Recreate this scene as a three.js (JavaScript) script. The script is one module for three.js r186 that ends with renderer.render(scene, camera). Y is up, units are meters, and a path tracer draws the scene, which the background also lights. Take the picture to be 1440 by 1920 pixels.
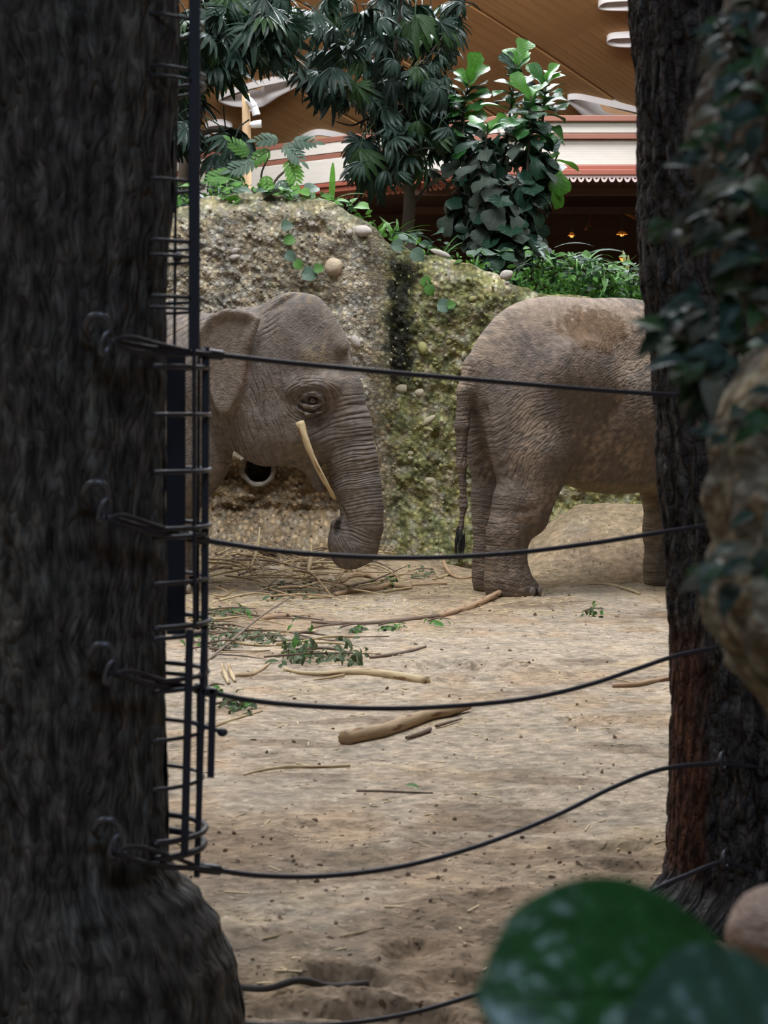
import * as THREE from 'three';
import { RectAreaLightUniformsLib } from 'three/addons/lights/RectAreaLightUniformsLib.js';
import { mergeGeometries, mergeVertices } from 'three/addons/utils/BufferGeometryUtils.js';
import { RoundedBoxGeometry } from 'three/addons/geometries/RoundedBoxGeometry.js';
import { Brush, Evaluator, SUBTRACTION } from 'three-bvh-csg';

// ---------------------------------------------------------------- camera, sky, light, exposure
const scene = new THREE.Scene();
const EYE = 1.53, F = 4000, HORIZON = 760;                       // eye height (m), focal length and horizon of the 1440 x 1920 frame
const camera = new THREE.PerspectiveCamera(2 * Math.atan(960 / F) * 180 / Math.PI, 1440 / 1920, 0.05, 300);
camera.position.set(0, EYE, 0);
camera.rotation.x = -Math.atan((960 - HORIZON) / F);
camera.focus = 17.2; camera.userData.fStop = 8;
const renderer = new THREE.WebGLRenderer({ antialias: true });
renderer.toneMapping = THREE.LinearToneMapping;
renderer.toneMappingExposure = 1.0;
renderer.shadowMap.enabled = true;
RectAreaLightUniformsLib.init();
scene.background = new THREE.Color(1.75, 1.8, 1.9);             // even white overcast over the hall, seen through its skylights
// daylight of the skylights above the enclosure, plus added fill: [x, distance, width, depth, luminance, blue fill]; each is built as an opening in the roof below
const SKYLIGHTS_AND_FILL = [
  [-1.5, 14.0, 9, 6.5, 13], [8.0, 18.0, 6, 5, 9.5], [-10.0, 20.0, 6, 5, 9.5], [0.0, 26.0, 9, 4, 27], [-9.5, 3.0, 3.5, 3.5, 14, 0], [2.5, -6.0, 6, 4, 8.5, 1],  // far one added to brighten timber dome; blue one behind camera added as fill
];
const ROOF_TOP = 13, ROOF_MID = 8, ROOF_K = 120;
const roofY = (x, d) => ROOF_TOP - (x * x + (d - ROOF_MID) * (d - ROOF_MID)) / ROOF_K;
for (const [x, d, w, h, L, blueFill] of SKYLIGHTS_AND_FILL) {
  const l = new THREE.RectAreaLight(blueFill ? new THREE.Color(0.66, 0.95, 1.4) : new THREE.Color(0.95, 0.99, 1.05), L, w * 0.86, h * 0.86);
  l.position.set(x, roofY(x, d) - 0.75, -d); l.lookAt(x, -10, -d - 0.0001); l.name = 'skylight_and_fill_light';
  scene.add(l);
}

// ---------------------------------------------------------------- helpers
const rnd = (seed) => { let s = seed | 0; return () => { s = (s + 0x6d2b79f5) | 0; let t = Math.imul(s ^ (s >>> 15), 1 | s); t = (t + Math.imul(t ^ (t >>> 7), 61 | t)) ^ t; return ((t ^ (t >>> 14)) >>> 0) / 4294967296; }; };
const clamp = (x, a = 0, b = 1) => x < a ? a : x > b ? b : x;
const sm = (a, b, x) => { const t = clamp((x - a) / (b - a)); return t * t * (3 - 2 * t); };
const lerp = (a, b, t) => a + (b - a) * t;
const V = (x, y, z) => new THREE.Vector3(x, y, z);
const PERM = new Uint8Array(512), GX = new Float32Array(256), GY = new Float32Array(256), GZ = new Float32Array(256);
{ const r = rnd(77); const p = [...Array(256).keys()]; for (let i = 255; i > 0; i--) { const j = Math.floor(r() * (i + 1)); [p[i], p[j]] = [p[j], p[i]]; }
  for (let i = 0; i < 512; i++) PERM[i] = p[i & 255];
  for (let i = 0; i < 256; i++) { const z = 2 * r() - 1, a = r() * 6.2832, q = Math.sqrt(1 - z * z); GX[i] = q * Math.cos(a); GY[i] = q * Math.sin(a); GZ[i] = z; } }
function n3(x, y, z = 0, period = 0) {                            // gradient noise, about -0.7 .. 0.7; period wraps x and y
  const xi = Math.floor(x), yi = Math.floor(y), zi = Math.floor(z), fx = x - xi, fy = y - yi, fz = z - zi;
  const u = fx * fx * fx * (fx * (fx * 6 - 15) + 10), v = fy * fy * fy * (fy * (fy * 6 - 15) + 10), w = fz * fz * fz * (fz * (fz * 6 - 15) + 10);
  const m = (a) => period ? ((a % period) + period) % period & 255 : a & 255;
  const X0 = m(xi), X1 = m(xi + 1), Y0 = m(yi), Y1 = m(yi + 1), Z0 = zi & 255, Z1 = (zi + 1) & 255;
  const g = (X, Y, Z, dx, dy, dz) => { const i = PERM[PERM[PERM[X] + Y] + Z]; return GX[i] * dx + GY[i] * dy + GZ[i] * dz; };
  return lerp(lerp(lerp(g(X0, Y0, Z0, fx, fy, fz), g(X1, Y0, Z0, fx - 1, fy, fz), u), lerp(g(X0, Y1, Z0, fx, fy - 1, fz), g(X1, Y1, Z0, fx - 1, fy - 1, fz), u), v),
    lerp(lerp(g(X0, Y0, Z1, fx, fy, fz - 1), g(X1, Y0, Z1, fx - 1, fy, fz - 1), u), lerp(g(X0, Y1, Z1, fx, fy - 1, fz - 1), g(X1, Y1, Z1, fx - 1, fy - 1, fz - 1), u), v), w);
}
const fbm = (x, y, z, o = 4, period = 0) => { let s = 0, a = 1, f = 1; for (let i = 0; i < o; i++) { s += a * n3(x * f, y * f, z + i * 7.3, period * f); a *= 0.5; f *= 2; } return s; };
const ridge = (n) => 1 - Math.min(1, Math.abs(n) * 2.6);
function cells(x, y, seed, period) {                              // Worley: [nearest, second nearest, id]
  const xi = Math.floor(x), yi = Math.floor(y); let a = 9, b = 9, id = 0;
  for (let j = -1; j < 2; j++) for (let i = -1; i < 2; i++) {
    const cx = xi + i, cy = yi + j, wx = period ? ((cx % period) + period) % period : cx, wy = period ? ((cy % period) + period) % period : cy;
    const h = PERM[PERM[(wx + seed) & 255] + (wy & 255)], dx = cx + h / 256 - x, dy = cy + PERM[h] / 256 - y, d = Math.sqrt(dx * dx + dy * dy);
    if (d < a) { b = a; a = d; id = h; } else if (d < b) b = d;
  }
  return [a, b, id];
}
// point at distance d (metres in front of the camera, along -z) seen at a pixel of the frame
const at = (px, py, d) => {
  const s = Math.sin(camera.rotation.x), c = Math.cos(camera.rotation.x), cx = (px - 720) / F, cy = (960 - py) / F;
  const y = cy * c + s, z = cy * s - c, k = d / -z;
  return V(cx * k, EYE + y * k, -d);
};
function tex(w, h, fn, srgb = false, repeat) {                    // fn(u, v) -> number or [r, g, b], values 0..1
  const data = new Uint8Array(w * h * 4);
  for (let j = 0, o = 0; j < h; j++) for (let i = 0; i < w; i++, o += 4) {
    const c = fn((i + 0.5) / w, (j + 0.5) / h);
    if (typeof c === 'number') data[o] = data[o + 1] = data[o + 2] = clamp(c) * 255; else { data[o] = clamp(c[0]) * 255; data[o + 1] = clamp(c[1]) * 255; data[o + 2] = clamp(c[2]) * 255; }
    data[o + 3] = 255;
  }
  const t = new THREE.DataTexture(data, w, h); t.magFilter = t.minFilter = THREE.LinearFilter; t.wrapS = t.wrapT = THREE.RepeatWrapping;
  if (srgb) t.colorSpace = THREE.SRGBColorSpace;
  if (repeat) t.repeat.set(...repeat);
  t.needsUpdate = true; return t;
}
const mat = (color, roughness = 0.85, more = {}) => { const m = new THREE.MeshPhysicalMaterial({ roughness, ...more }); if (color) Array.isArray(color) ? m.color.setRGB(...color) : m.color.set(color); return m; };
const used = {};
const numbered = (name) => { const n = used[name] = (used[name] ?? -1) + 1; return n ? name + '_' + String(n).padStart(3, '0') : name; };
function shadows(o) { o.castShadow = o.receiveShadow = true; return o; }
function tag(o, label, category, group, kind) { if (label) o.userData.label = label; if (category) o.userData.category = category; if (group) o.userData.group = group; if (kind) o.userData.kind = kind; return o; }
function thing(name, label, category, pos, group) { const g = new THREE.Group(); g.name = numbered(name); if (pos) g.position.copy(pos); scene.add(g); return tag(g, label, category, group); }
function mesh(name, geo, m, parent = scene, label) { const o = shadows(new THREE.Mesh(geo, m)); o.name = parent === scene ? numbered(name) : name; if (label) o.userData.label = label; parent.add(o); return o; }
function geom(pos, idx, uv, col) {
  const g = new THREE.BufferGeometry(); g.setAttribute('position', new THREE.Float32BufferAttribute(pos, 3));
  if (uv) g.setAttribute('uv', new THREE.Float32BufferAttribute(uv, 2));
  if (col) g.setAttribute('color', new THREE.Float32BufferAttribute(col, 3));
  if (idx) g.setIndex(idx); g.computeVertexNormals(); return g;
}
// grid of nu x nv points; fn(i, j) -> [x, y, z]; uvf, colf optional
function grid(nu, nv, fn, uvf, colf, flip) {
  const pos = [], uv = uvf && [], col = colf && [], idx = [];
  for (let j = 0; j < nv; j++) for (let i = 0; i < nu; i++) { const p = fn(i, j); pos.push(p[0], p[1], p[2]); if (uv) uv.push(...uvf(i, j, p)); if (col) col.push(...colf(i, j, p)); }
  for (let j = 0; j + 1 < nv; j++) for (let i = 0; i + 1 < nu; i++) { const a = j * nu + i, b = a + 1, c = a + nu, d = c + 1; flip ? idx.push(a, c, b, b, c, d) : idx.push(a, b, c, b, d, c); }
  return geom(pos, idx, uv, col);
}
// tube through points with a radius for each; closed ends
function tube(points, radii, sides = 8, perSpan = 4, wob = 0, seed = 1) {
  const P = points.map((p) => p.isVector3 ? p : V(...p)), curve = new THREE.CatmullRomCurve3(P, false, 'centripetal'), n = Math.max(2, (P.length - 1) * perSpan + 1), R = (t) => { if (typeof radii === 'number') return radii; const x = t * (radii.length - 1), i = Math.min(radii.length - 2, Math.floor(x)); return lerp(radii[i], radii[i + 1], x - i); };
  const pos = [], idx = [], uv = []; let len = 0, prev, N = null;
  for (let k = 0; k < n; k++) {
    const t = k / (n - 1), c = curve.getPoint(t), T = curve.getTangent(t);
    if (!N) { N = Math.abs(T.y) < 0.9 ? V(0, 1, 0) : V(1, 0, 0); N.sub(T.clone().multiplyScalar(N.dot(T))).normalize(); } else N.sub(T.clone().multiplyScalar(N.dot(T))).normalize();
    const B = T.clone().cross(N); if (prev) len += c.distanceTo(prev); prev = c;
    for (let s = 0; s <= sides; s++) { const a = s / sides * 2 * Math.PI, w = wob ? 1 + wob * n3(Math.cos(a) * 1.3 + seed, Math.sin(a) * 1.3, len / R(t) * 0.25 + seed) : 1, r = R(t) * w;
      pos.push(c.x + (N.x * Math.cos(a) + B.x * Math.sin(a)) * r, c.y + (N.y * Math.cos(a) + B.y * Math.sin(a)) * r, c.z + (N.z * Math.cos(a) + B.z * Math.sin(a)) * r); uv.push(s / sides, len); }
  }
  const m = sides + 1;
  for (let k = 0; k + 1 < n; k++) for (let s = 0; s < sides; s++) { const a = k * m + s; idx.push(a, a + 1, a + m, a + 1, a + m + 1, a + m); }
  for (const [k, f] of [[0, 1], [n - 1, 0]]) { const c = curve.getPoint(k / (n - 1)), o = pos.length / 3; pos.push(c.x, c.y, c.z); uv.push(0.5, k ? len : 0); for (let s = 0; s < sides; s++) f ? idx.push(o, k * m + s + 1, k * m + s) : idx.push(o, k * m + s, k * m + s + 1); }
  return geom(pos, idx, uv);
}
const merge = (list) => mergeGeometries(list.map((g) => { const q = g.index ? g.toNonIndexed() : g.clone(); for (const k of Object.keys(q.attributes)) if (!['position', 'normal', 'uv', 'color'].includes(k)) q.deleteAttribute(k); if (!q.attributes.uv) q.setAttribute('uv', new THREE.Float32BufferAttribute(new Float32Array(q.attributes.position.count * 2), 2)); return q; }));
function box(w, h, d, x = 0, y = 0, z = 0, r = 0) { const g = r ? new RoundedBoxGeometry(w, h, d, 2, r) : new THREE.BoxGeometry(w, h, d); g.translate(x, y, z); return g; }
// a leaf blade along +x, face up +y: width(t) half width, cup lifts the sides, droop bends the tip down
function leafGeo(len, width, seg = 7, cup = 0.25, droop = 0.25, wave = 0, seed = 0) {
  const cols = [-1, -0.5, 0, 0.5, 1], ang = (t) => -droop * t;
  const spine = [[0, 0]]; for (let k = 1; k <= seg; k++) { const a = ang((k - 0.5) / seg) * 1.6, p = spine[k - 1]; spine.push([p[0] + Math.cos(a) * len / seg, p[1] + Math.sin(a) * len / seg]); }
  return grid(5, seg + 1, (i, j) => { const t = j / seg, w = width(t) * len, s = cols[i]; return [spine[j][0], spine[j][1] + Math.abs(s) * w * cup + wave * len * Math.sin(t * 9 + s * 2 + seed) * Math.abs(s), s * w]; }, (i, j) => [(cols[i] + 1) / 2, j / seg]);
}
// aim +x of an object along dir, with +y as near as can be to up
function aim(o, pos, dir, up = V(0, 1, 0), roll = 0, scale = 1) {
  const x = dir.clone().normalize(), z = x.clone().cross(up); if (z.lengthSq() < 1e-6) z.set(0, 0, 1); z.normalize(); const y = z.clone().cross(x);
  const m = new THREE.Matrix4().makeBasis(x, y, z); if (roll) m.multiply(new THREE.Matrix4().makeRotationX(roll));
  o.position.copy(pos); o.quaternion.setFromRotationMatrix(m); o.scale.setScalar(scale); return o;
}
// ---------------------------------------------------------------- ground and rock wall: shapes
const pit = (px, py, rx, rz, depth) => { const d = 6120 / (py - HORIZON); return [(px - 720) / F * d, d, rx, rz, depth]; };
const PITS = [pit(640, 1815, 0.13, 0.1, 0.05), pit(775, 1775, 0.1, 0.08, 0.035), pit(735, 1862, 0.2, 0.1, 0.05), pit(845, 1258, 0.3, 0.32, 0.05), pit(920, 1258, 0.22, 0.3, 0.035),
  pit(560, 1860, 0.16, 0.07, 0.04), pit(870, 1815, 0.14, 0.07, 0.03), pit(480, 1760, 0.1, 0.07, 0.02), pit(905, 1700, 0.12, 0.1, 0.02), pit(1130, 1600, 0.2, 0.1, 0.03), pit(1180, 1640, 0.16, 0.1, 0.03),
  pit(800, 1890, 0.12, 0.08, 0.05), pit(1000, 1500, 0.15, 0.14, 0.02), pit(620, 1560, 0.2, 0.12, 0.02), pit(1120, 1360, 0.2, 0.2, 0.02)];
function groundY(x, d) {
  let y = 0.13 * sm(17.8, 19.6, d) * sm(1.0, 0.2, x) + 0.62 * sm(18.2, 20.1, d + 0.25 * n3(x * 0.9, d * 0.5, 3)) * sm(0.75, 1.9, x);
  const near = sm(9, 6, d); y -= 0.11 * sm(6.5, 5.3, d);
  y += 0.018 * n3(x * 0.7, d * 0.7, 1) + 0.012 * n3(x * 2.1, d * 1.3, 5) + (0.005 + 0.008 * near) * fbm(x * 6, d * 4, 9, 3) + 0.018 * near * fbm(x * 4.3, d * 7, 21, 4) + 0.006 * ridge(n3(x * 1.6 + 0.4 * d, d * 2.4, 33)) ;
  for (const [cx, cd, rx, rz, h] of PITS) { const q = ((x - cx) / rx) ** 2 + ((d - cd) / rz) ** 2; if (q < 4) { const e = Math.sqrt(q) + 0.35 * n3(x * 11, d * 11, 2) + 0.25 * n3(x * 26, d * 26, 4); y += 0.62 * h * (-sm(1.05, 0.55, e) + 0.5 * sm(0.7, 1.15, e) * sm(1.9, 1.2, e)); } }
  return y;
}
const onGround = (px, py, lift = 0) => { let d = (EYE * F) / (py - HORIZON); for (let i = 0; i < 8; i++) { const p = at(px, py, d), e = p.y - groundY(p.x, d); d += e * d / EYE * 0.8; } const p = at(px, py, d); p.y = groundY(p.x, d) + lift; return p; };
const WALL_TOP = [[-9, 3.4], [-2.2, 3.28], [-1.95, 3.3], [-1.6, 3.42], [-1.2, 3.45], [-0.8, 3.42], [-0.5, 3.36], [-0.3, 3.26], [-0.15, 3.18], [0, 3.06], [0.3, 2.96], [0.7, 2.86], [1.0, 2.76], [1.2, 2.66], [1.5, 2.56], [1.8, 2.52], [2.4, 2.47], [9, 2.4]];
const wallTop = (x) => { for (let i = 1; i < WALL_TOP.length; i++) if (x <= WALL_TOP[i][0]) { const [a, p] = WALL_TOP[i - 1], [b, q] = WALL_TOP[i]; return lerp(p, q, (x - a) / (b - a)); } return 2.4; };
const HOLE = [-1.15, 0.95];
function wallD(x, y) {                                           // distance of the wall's face
  const left = sm(0.1, -0.16, x + 0.12 * n3(y * 1.3, 4, 2));
  let d = lerp(19.98 - 0.12 * Math.sin(x * 1.3), 19.38, left) + 0.1 * n3(x * 0.9, y * 0.9, 11) + 0.05 * n3(x * 2.6, y * 2.6, 12);
  d += left * (0.17 * sm(1.04, 0.93, y + 0.06 * n3(x * 3, 1, 7)) - 0.55 * sm(0.62, 0.0, y)) - (1 - left) * 0.22 * sm(0.7, 0, y);
  d += (0.32 * sm(0.13, 0.03, Math.abs(x - 0.16 - 0.06 * n3(y * 1.7, 2, 5)))) * sm(1.3, 1.8, y) * 0.6;   // the dark crease right of the corner
  const rough = 0.7 + 0.5 * n3(x * 1.7, y * 1.7, 31);
  const low = left * sm(1.05, 0.85, y);
  d -= rough * (0.06 * fbm(x * 5, y * 5, 41, 2) + 0.03 * ridge(n3(x * 13, y * 13, 44)) + 0.035 * fbm(x * 21, y * 24, 47, 2)) + low * 0.05 * n3(x * 8, y * 15, 51) + (1 - left) * 0.035 * n3(x * 11, y * 9, 53);
  if (y > 0.3) d += 0.05 * sm(0.16, 0.06, Math.hypot(x - HOLE[0], y - HOLE[1]));
  const r = Math.hypot(x - HOLE[0], y - HOLE[1]); if (r < 0.15) d = lerp(d, 20.0, sm(0.135, 0.115, r));
  return d;
}
const onWall = (px, py, out = 0) => { let d = 19.6; for (let i = 0; i < 6; i++) { const p = at(px, py, d); d = wallD(p.x, p.y); } return at(px, py, d - out); };

// ---------------------------------------------------------------- materials of the setting
const soilBump = tex(768, 768, (u, v) => { const w = 16; const a = fbm(u * w, v * w, 1, 5, w), c = cells(u * 40, v * 40, 3, 40), e = cells(u * 90, v * 90, 9, 90);
  return 0.5 + 0.3 * a + 0.16 * (sm(0.45, 0.1, c[0]) * (c[2] > 190 ? 1 : 0)) + 0.1 * sm(0.5, 0.1, e[0]) * (e[2] > 150 ? 1 : 0); });
const soilMap = tex(768, 768, (u, v) => { const a = fbm(u * 8, v * 8, 3, 6, 8), b = fbm(u * 32, v * 32, 8, 3, 32), c = cells(u * 44, v * 44, 3, 44), e = cells(u * 70, v * 70, 15, 70);
  let k = 0.82 + 0.15 * a + 0.24 * b + 0.1 * n3(u * 130, v * 130, 5, 130); const r = [k, k * (0.985 - 0.02 * a), k * (0.96 - 0.04 * a)];
  if (c[2] > 232 && c[0] + 0.5 * n3(u * 160, v * 160, 4, 160) < 0.16 + 0.2 * b) for (let i = 0; i < 3; i++) r[i] *= 0.62 - 0.06 * i;                    // dark crumbs of dung and soil
  if (e[2] > 238 && e[0] < 0.3) for (let i = 0; i < 3; i++) r[i] = Math.min(1, r[i] * 1.22);                       // pale grit
  return r; }, true);
const rockBump = tex(768, 768, (u, v) => { const c = cells(u * 26, v * 26, 5, 26), e = cells(u * 60, v * 60, 25, 60), a = fbm(u * 10, v * 10, 5, 5, 10);
  return 0.35 + 0.3 * a + 0.35 * sm(0.55, 0.1, c[0]) * (c[2] > 90 ? 1 : 0.25) + 0.16 * sm(0.55, 0.1, e[0]); });
const rockMap = tex(768, 768, (u, v) => { const c = cells(u * 26, v * 26, 5, 26), e = cells(u * 60, v * 60, 25, 60), a = fbm(u * 6, v * 6, 9, 5, 6), b = fbm(u * 40, v * 40, 2, 3, 40);
  let k = 0.62 + 0.24 * a + 0.2 * b; if (c[2] > 90) k += 0.16 * sm(0.5, 0.25, c[0]) * (0.4 + c[2] / 256); k += 0.12 * sm(0.5, 0.2, e[0]) * (e[2] / 256);
  const h = (c[2] % 16) / 16 - 0.5; return [k * (1 + 0.06 * h), k, k * (0.97 - 0.1 * h)]; }, true);
const M = {
  soil: mat(null, 0.96, { map: soilMap, bumpMap: soilBump, bumpScale: 0.035, vertexColors: true, specularIntensity: 0.25 }),
  rock: mat(null, 0.93, { map: rockMap, bumpMap: rockBump, bumpScale: 0.015, vertexColors: true, specularIntensity: 0.3 }),
};

// ---------------------------------------------------------------- ground
const steps = (list) => { const o = []; for (let k = 0; k + 1 < list.length; k++) { const [a, h] = list[k], b = list[k + 1][0], n = Math.max(1, Math.round((b - a) / h)); for (let i = 0; i < n; i++) o.push(a + (b - a) * i / n); } o.push(list.at(-1)[0]); return o; };
{
  const X = steps([[-42, 6], [-6, 0.5], [-2.4, 0.024], [2.9, 0.5], [6, 6], [42, 1]]), D = steps([[-34, 5], [-2, 1], [4, 0.1], [5, 0.014], [7, 0.02], [10, 0.03], [14, 0.045], [21, 0.4], [26, 3], [50, 1]]);
  const g = grid(X.length, D.length, (i, j) => [X[i], D[j] > 4 && Math.abs(X[i]) < 8 ? groundY(X[i], D[j]) : 0, -D[j]], (i, j) => [X[i] / 2.2, D[j] / 2.2], (i, j, p) => {
    const x = X[i], d = D[j], soilShade = sm(0.06, 0.2, fbm(x * 1.3, d * 1.9, 8, 4) + 0.5 * sm(8.8, 6, d) - 0.14), straw = sm(0.0, 0.22, fbm(x * 1.6, d * 1.2, 4, 3) + 0.4 * sm(16.2, 17.4, d) - 0.25), brown = Math.max(sm(0.04, 0.22, n3(x * 0.55, d * 0.35, 17) + 0.5 * fbm(x * 1.9, d * 0.9, 18, 3)), sm(0, 0.3, fbm(x * 2, d * 2, 28, 3) + sm(17.9, 18.6, d) * sm(0.7, 1.3, x) * 0.5 - 0.1));
    const base = [0.475, 0.40, 0.31], shadedSoil = [0.22, 0.16, 0.11], st = [0.5, 0.4, 0.255], br = [0.42, 0.31, 0.205];  // dark soil patches, thickened toward the camera as painted falloff of light
    return base.map((b, k) => lerp(lerp(lerp(b, br[k], 0.75 * brown), shadedSoil[k], 0.62 * soilShade), st[k], 0.5 * straw)); });
  tag(mesh('ground', g, M.soil), 'pale trodden sand and earth of the elephant yard', null, null, 'structure');
}

// ---------------------------------------------------------------- rock wall with terrace behind it
const wallBack = thing('wall_back'); tag(wallBack, 'pebbly artificial rock wall, mossy on its right half, behind the elephants', null, null, 'structure');
{
  const X = steps([[-9, 0.25], [-3, 0.06], [-2.4, 0.017], [2.7, 0.06], [3.4, 0.25], [9, 1]]), NF = 190, back = [0.03, 0.08, 0.16, 0.3, 0.6, 1.2, 2.2, 3.6, 6], uw = [];
  const P = (i, j) => {
    const x = X[i], T = wallTop(x) + 0.05 * n3(x * 3, 1, 1) + 0.025 * n3(x * 9, 2, 1), y0 = -0.25;
    if (j < NF) { const y = lerp(y0, T, j / (NF - 1)), over = sm(T - 0.28, T, y); return [x, y, -(wallD(x, Math.min(y, T)) + 0.2 * over * over * over)]; }
    const b = back[j - NF]; return [x, T + 0.02 + 0.05 * n3(x * 2, b * 2, 8) - 0.04 * b + 0.03 * fbm(x * 8, b * 8, 5, 2) - 0.3 * sm(3, 6, b), -(wallD(x, T) + 0.2 + b)];
  };
  const g = grid(X.length, NF + back.length, P, (i, j, p) => j < NF ? [p[0] / 1.3, p[1] / 1.3] : [p[0] / 1.3, (p[1] + back[j - NF]) / 1.3], (i, j, p) => {
    const [x, y] = p, T = wallTop(x), f = fbm(x * 2.4, y * 2.4, 61, 3), f2 = fbm(x * 9, y * 9, 62, 2);
    let c = [0.70, 0.605, 0.465];
    const mixin = (k, q) => { for (let i = 0; i < 3; i++) c[i] = lerp(c[i], q[i], clamp(k)); };
    mixin(sm(0.0, 0.45, f) * 0.7, [0.54, 0.50, 0.45]);                                                 // greyer stone
    const left = sm(0.12, -0.2, x);
    mixin(left * sm(1.12, 0.86, y + 0.15 * f) * 0.85, [0.45, 0.325, 0.205]);                              // earth thrown up against the foot
    mixin(sm(-0.1, 0.16, x + 0.18 * f) * sm(-0.25, 0.2, f2 + 0.3 * f + 0.1) * 0.9, [0.40, 0.40, 0.145]); mixin(sm(-0.05, 0.2, x + 0.1 * f) * sm(0.05, 0.4, n3(x * 6, y * 4, 66) + 0.5 * f2) * 0.8, [0.10, 0.12, 0.045]);      // moss of the right half
    mixin(sm(-0.1, 0.3, x + 0.1 * f) * 0.35, [0.42, 0.4, 0.2]);
    mixin(sm(0.16, 0.05, Math.abs(x - 0.15 - 0.05 * n3(y * 2, 3, 1)) + 0.18 * f2) * sm(1.55, 1.9, y) * sm(3.1, 2.8, y) * 0.9, [0.055, 0.06, 0.05]);   // black streak along the crease
    mixin(sm(0.2, 0.35, f2 + 0.2 * f) * sm(0.05, 0.3, x) * sm(0.9, 0.3, x) * 0.7, [0.12, 0.13, 0.06]);
    mixin(left * sm(0.24, 0.02, T - y + 0.4 * f2) * 0.7, [0.34, 0.33, 0.18]);                              // moss along the top edge
    mixin(left * sm(0.3, 0.55, f2 - f * 0.4) * sm(1.5, 2.6, y) * 0.4, [0.40, 0.40, 0.21]);
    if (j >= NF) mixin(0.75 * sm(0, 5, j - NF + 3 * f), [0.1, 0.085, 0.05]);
    return c; });
  mesh('rock_face', g, M.rock, wallBack);
  // stones that show in the face: [px, py, half width, half height in px, tilt, colour]
  const stones = [[626, 500, 17, 17, 0, 0], [441, 470, 10, 6, 0.3, 1], [440, 482, 10, 6, 0.2, 1], [757, 729, 16, 9, 0, 2], [787, 736, 10, 8, 0, 2], [793, 652, 9, 13, 0.2, 3], [803, 788, 17, 6, 0.55, 2], [805, 901, 16, 8, 0, 2], [681, 433, 17, 11, -0.1, 1], [950, 515, 13, 9, 0.15, 1], [826, 475, 20, 6, -0.35, 1], [951, 530, 5, 4, 0, 1], [655, 436, 6, 6, 0, 1], [667, 640, 8, 14, 0.5, 1], [885, 560, 7, 6, 0, 3], [842, 640, 7, 5, 0.4, 3], [770, 850, 6, 5, 0, 2], [585, 420, 7, 5, 0.3, 1], [690, 560, 6, 5, 0.2, 1], [470, 425, 7, 5, -0.2, 1], [715, 960, 9, 5, 0, 2]];
  const stoneM = [[0.55, 0.44, 0.31], [0.53, 0.48, 0.42], [0.55, 0.49, 0.34], [0.42, 0.4, 0.17]].map((c) => mat(c, 0.8, { bumpMap: rockBump, bumpScale: 0.006, specularIntensity: 0.3 }));
  const variants = [0, 1, 2].map((k) => { const g = new THREE.IcosahedronGeometry(1, 3), p = g.attributes.position; for (let i = 0; i < p.count; i++) { const x = p.getX(i), y = p.getY(i), z = p.getZ(i), w = 1 + 0.22 * n3(x * 0.9 + k * 9, y * 0.9, z * 0.9); p.setXYZ(i, x * w, y * w, z * w); } const q = mergeVertices(g.deleteAttribute('normal')); q.computeVertexNormals(); return q; });
  stones.forEach(([px, py, a, b, tilt, c], k) => { const p = onWall(px, py, 0), s = 19.6 / F; const o = mesh('stone', variants[k % 3], stoneM[c], wallBack); o.position.set(p.x, p.y, p.z - 0.01); o.scale.set(a * s, b * s, Math.min(a, b) * s * 1.1); o.rotation.z = tilt; });
  // the uncountable pebbles of the conglomerate
  const R = rnd(5), N = 3200, im = shadows(new THREE.InstancedMesh(variants[1], mat([0.6, 0.6, 0.6], 0.85, { specularIntensity: 0.3 }), N)), m = new THREE.Matrix4(), q = new THREE.Quaternion(), c = new THREE.Color(); let n = 0;
  while (n < N) { const x = -2.3 + 4.9 * R(), y = 0.05 + 3.4 * R(), dens = n3(x * 2.2, y * 2.2, 90) + 0.3; if (y > wallTop(x) - 0.02 || R() > dens + 0.25 || Math.hypot(x - HOLE[0], y - HOLE[1]) < 0.16) continue;
    const r = 0.004 + 0.010 * R() ** 3 * (1 + R()); m.compose(V(x, y, -wallD(x, y) + r * 0.05), q.setFromEuler(new THREE.Euler(R() * 6, R() * 6, R() * 6)), V(r * (1 + R() * 0.6), r, r * 0.9)); im.setMatrixAt(n, m);
    const mossy = sm(-0.05, 0.25, x) * (R() < 0.7 ? 1 : 0.3), k = (0.5 + 0.35 * R()) * (x < 0 ? 0.85 : 1), low = sm(1.1, 0.8, y) * (1 - sm(-0.05, 0.2, x)); c.setRGB(lerp(lerp(0.86, 0.6, mossy), 0.62, low) * k, lerp(lerp(0.75, 0.6, mossy), 0.45, low) * k, lerp(lerp(0.6, 0.26, mossy), 0.29, low) * k); im.setColorAt(n, c); n++; }
  im.name = 'pebbles'; im.userData.kind = 'stuff'; wallBack.add(im);
  // drain pipe mouth in the foot of the wall
  const d0 = 19.48, pipe = new THREE.Group(); pipe.name = 'drain_pipe'; pipe.position.set(HOLE[0], HOLE[1], -d0); pipe.userData.label = 'round dark drain opening with a rough concrete rim'; wallBack.add(pipe);
  const rim = new THREE.TorusGeometry(0.145, 0.024, 10, 40); { const p = rim.attributes.position; for (let i = 0; i < p.count; i++) { const w = 1 + 0.12 * n3(p.getX(i) * 14, p.getY(i) * 14, p.getZ(i) * 14); p.setXYZ(i, p.getX(i) * w, p.getY(i) * w, p.getZ(i)); } rim.computeVertexNormals(); }
  mesh('rim', rim, mat([0.27, 0.235, 0.19], 0.9, { bumpMap: rockBump, bumpScale: 0.01 }), pipe);
  const bore = new THREE.LatheGeometry([[0.14, 0], [0.125, 0.01], [0.12, -2.2], [0, -2.2]].map(([a, b]) => new THREE.Vector2(a, b)), 32).rotateX(Math.PI / 2);
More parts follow.
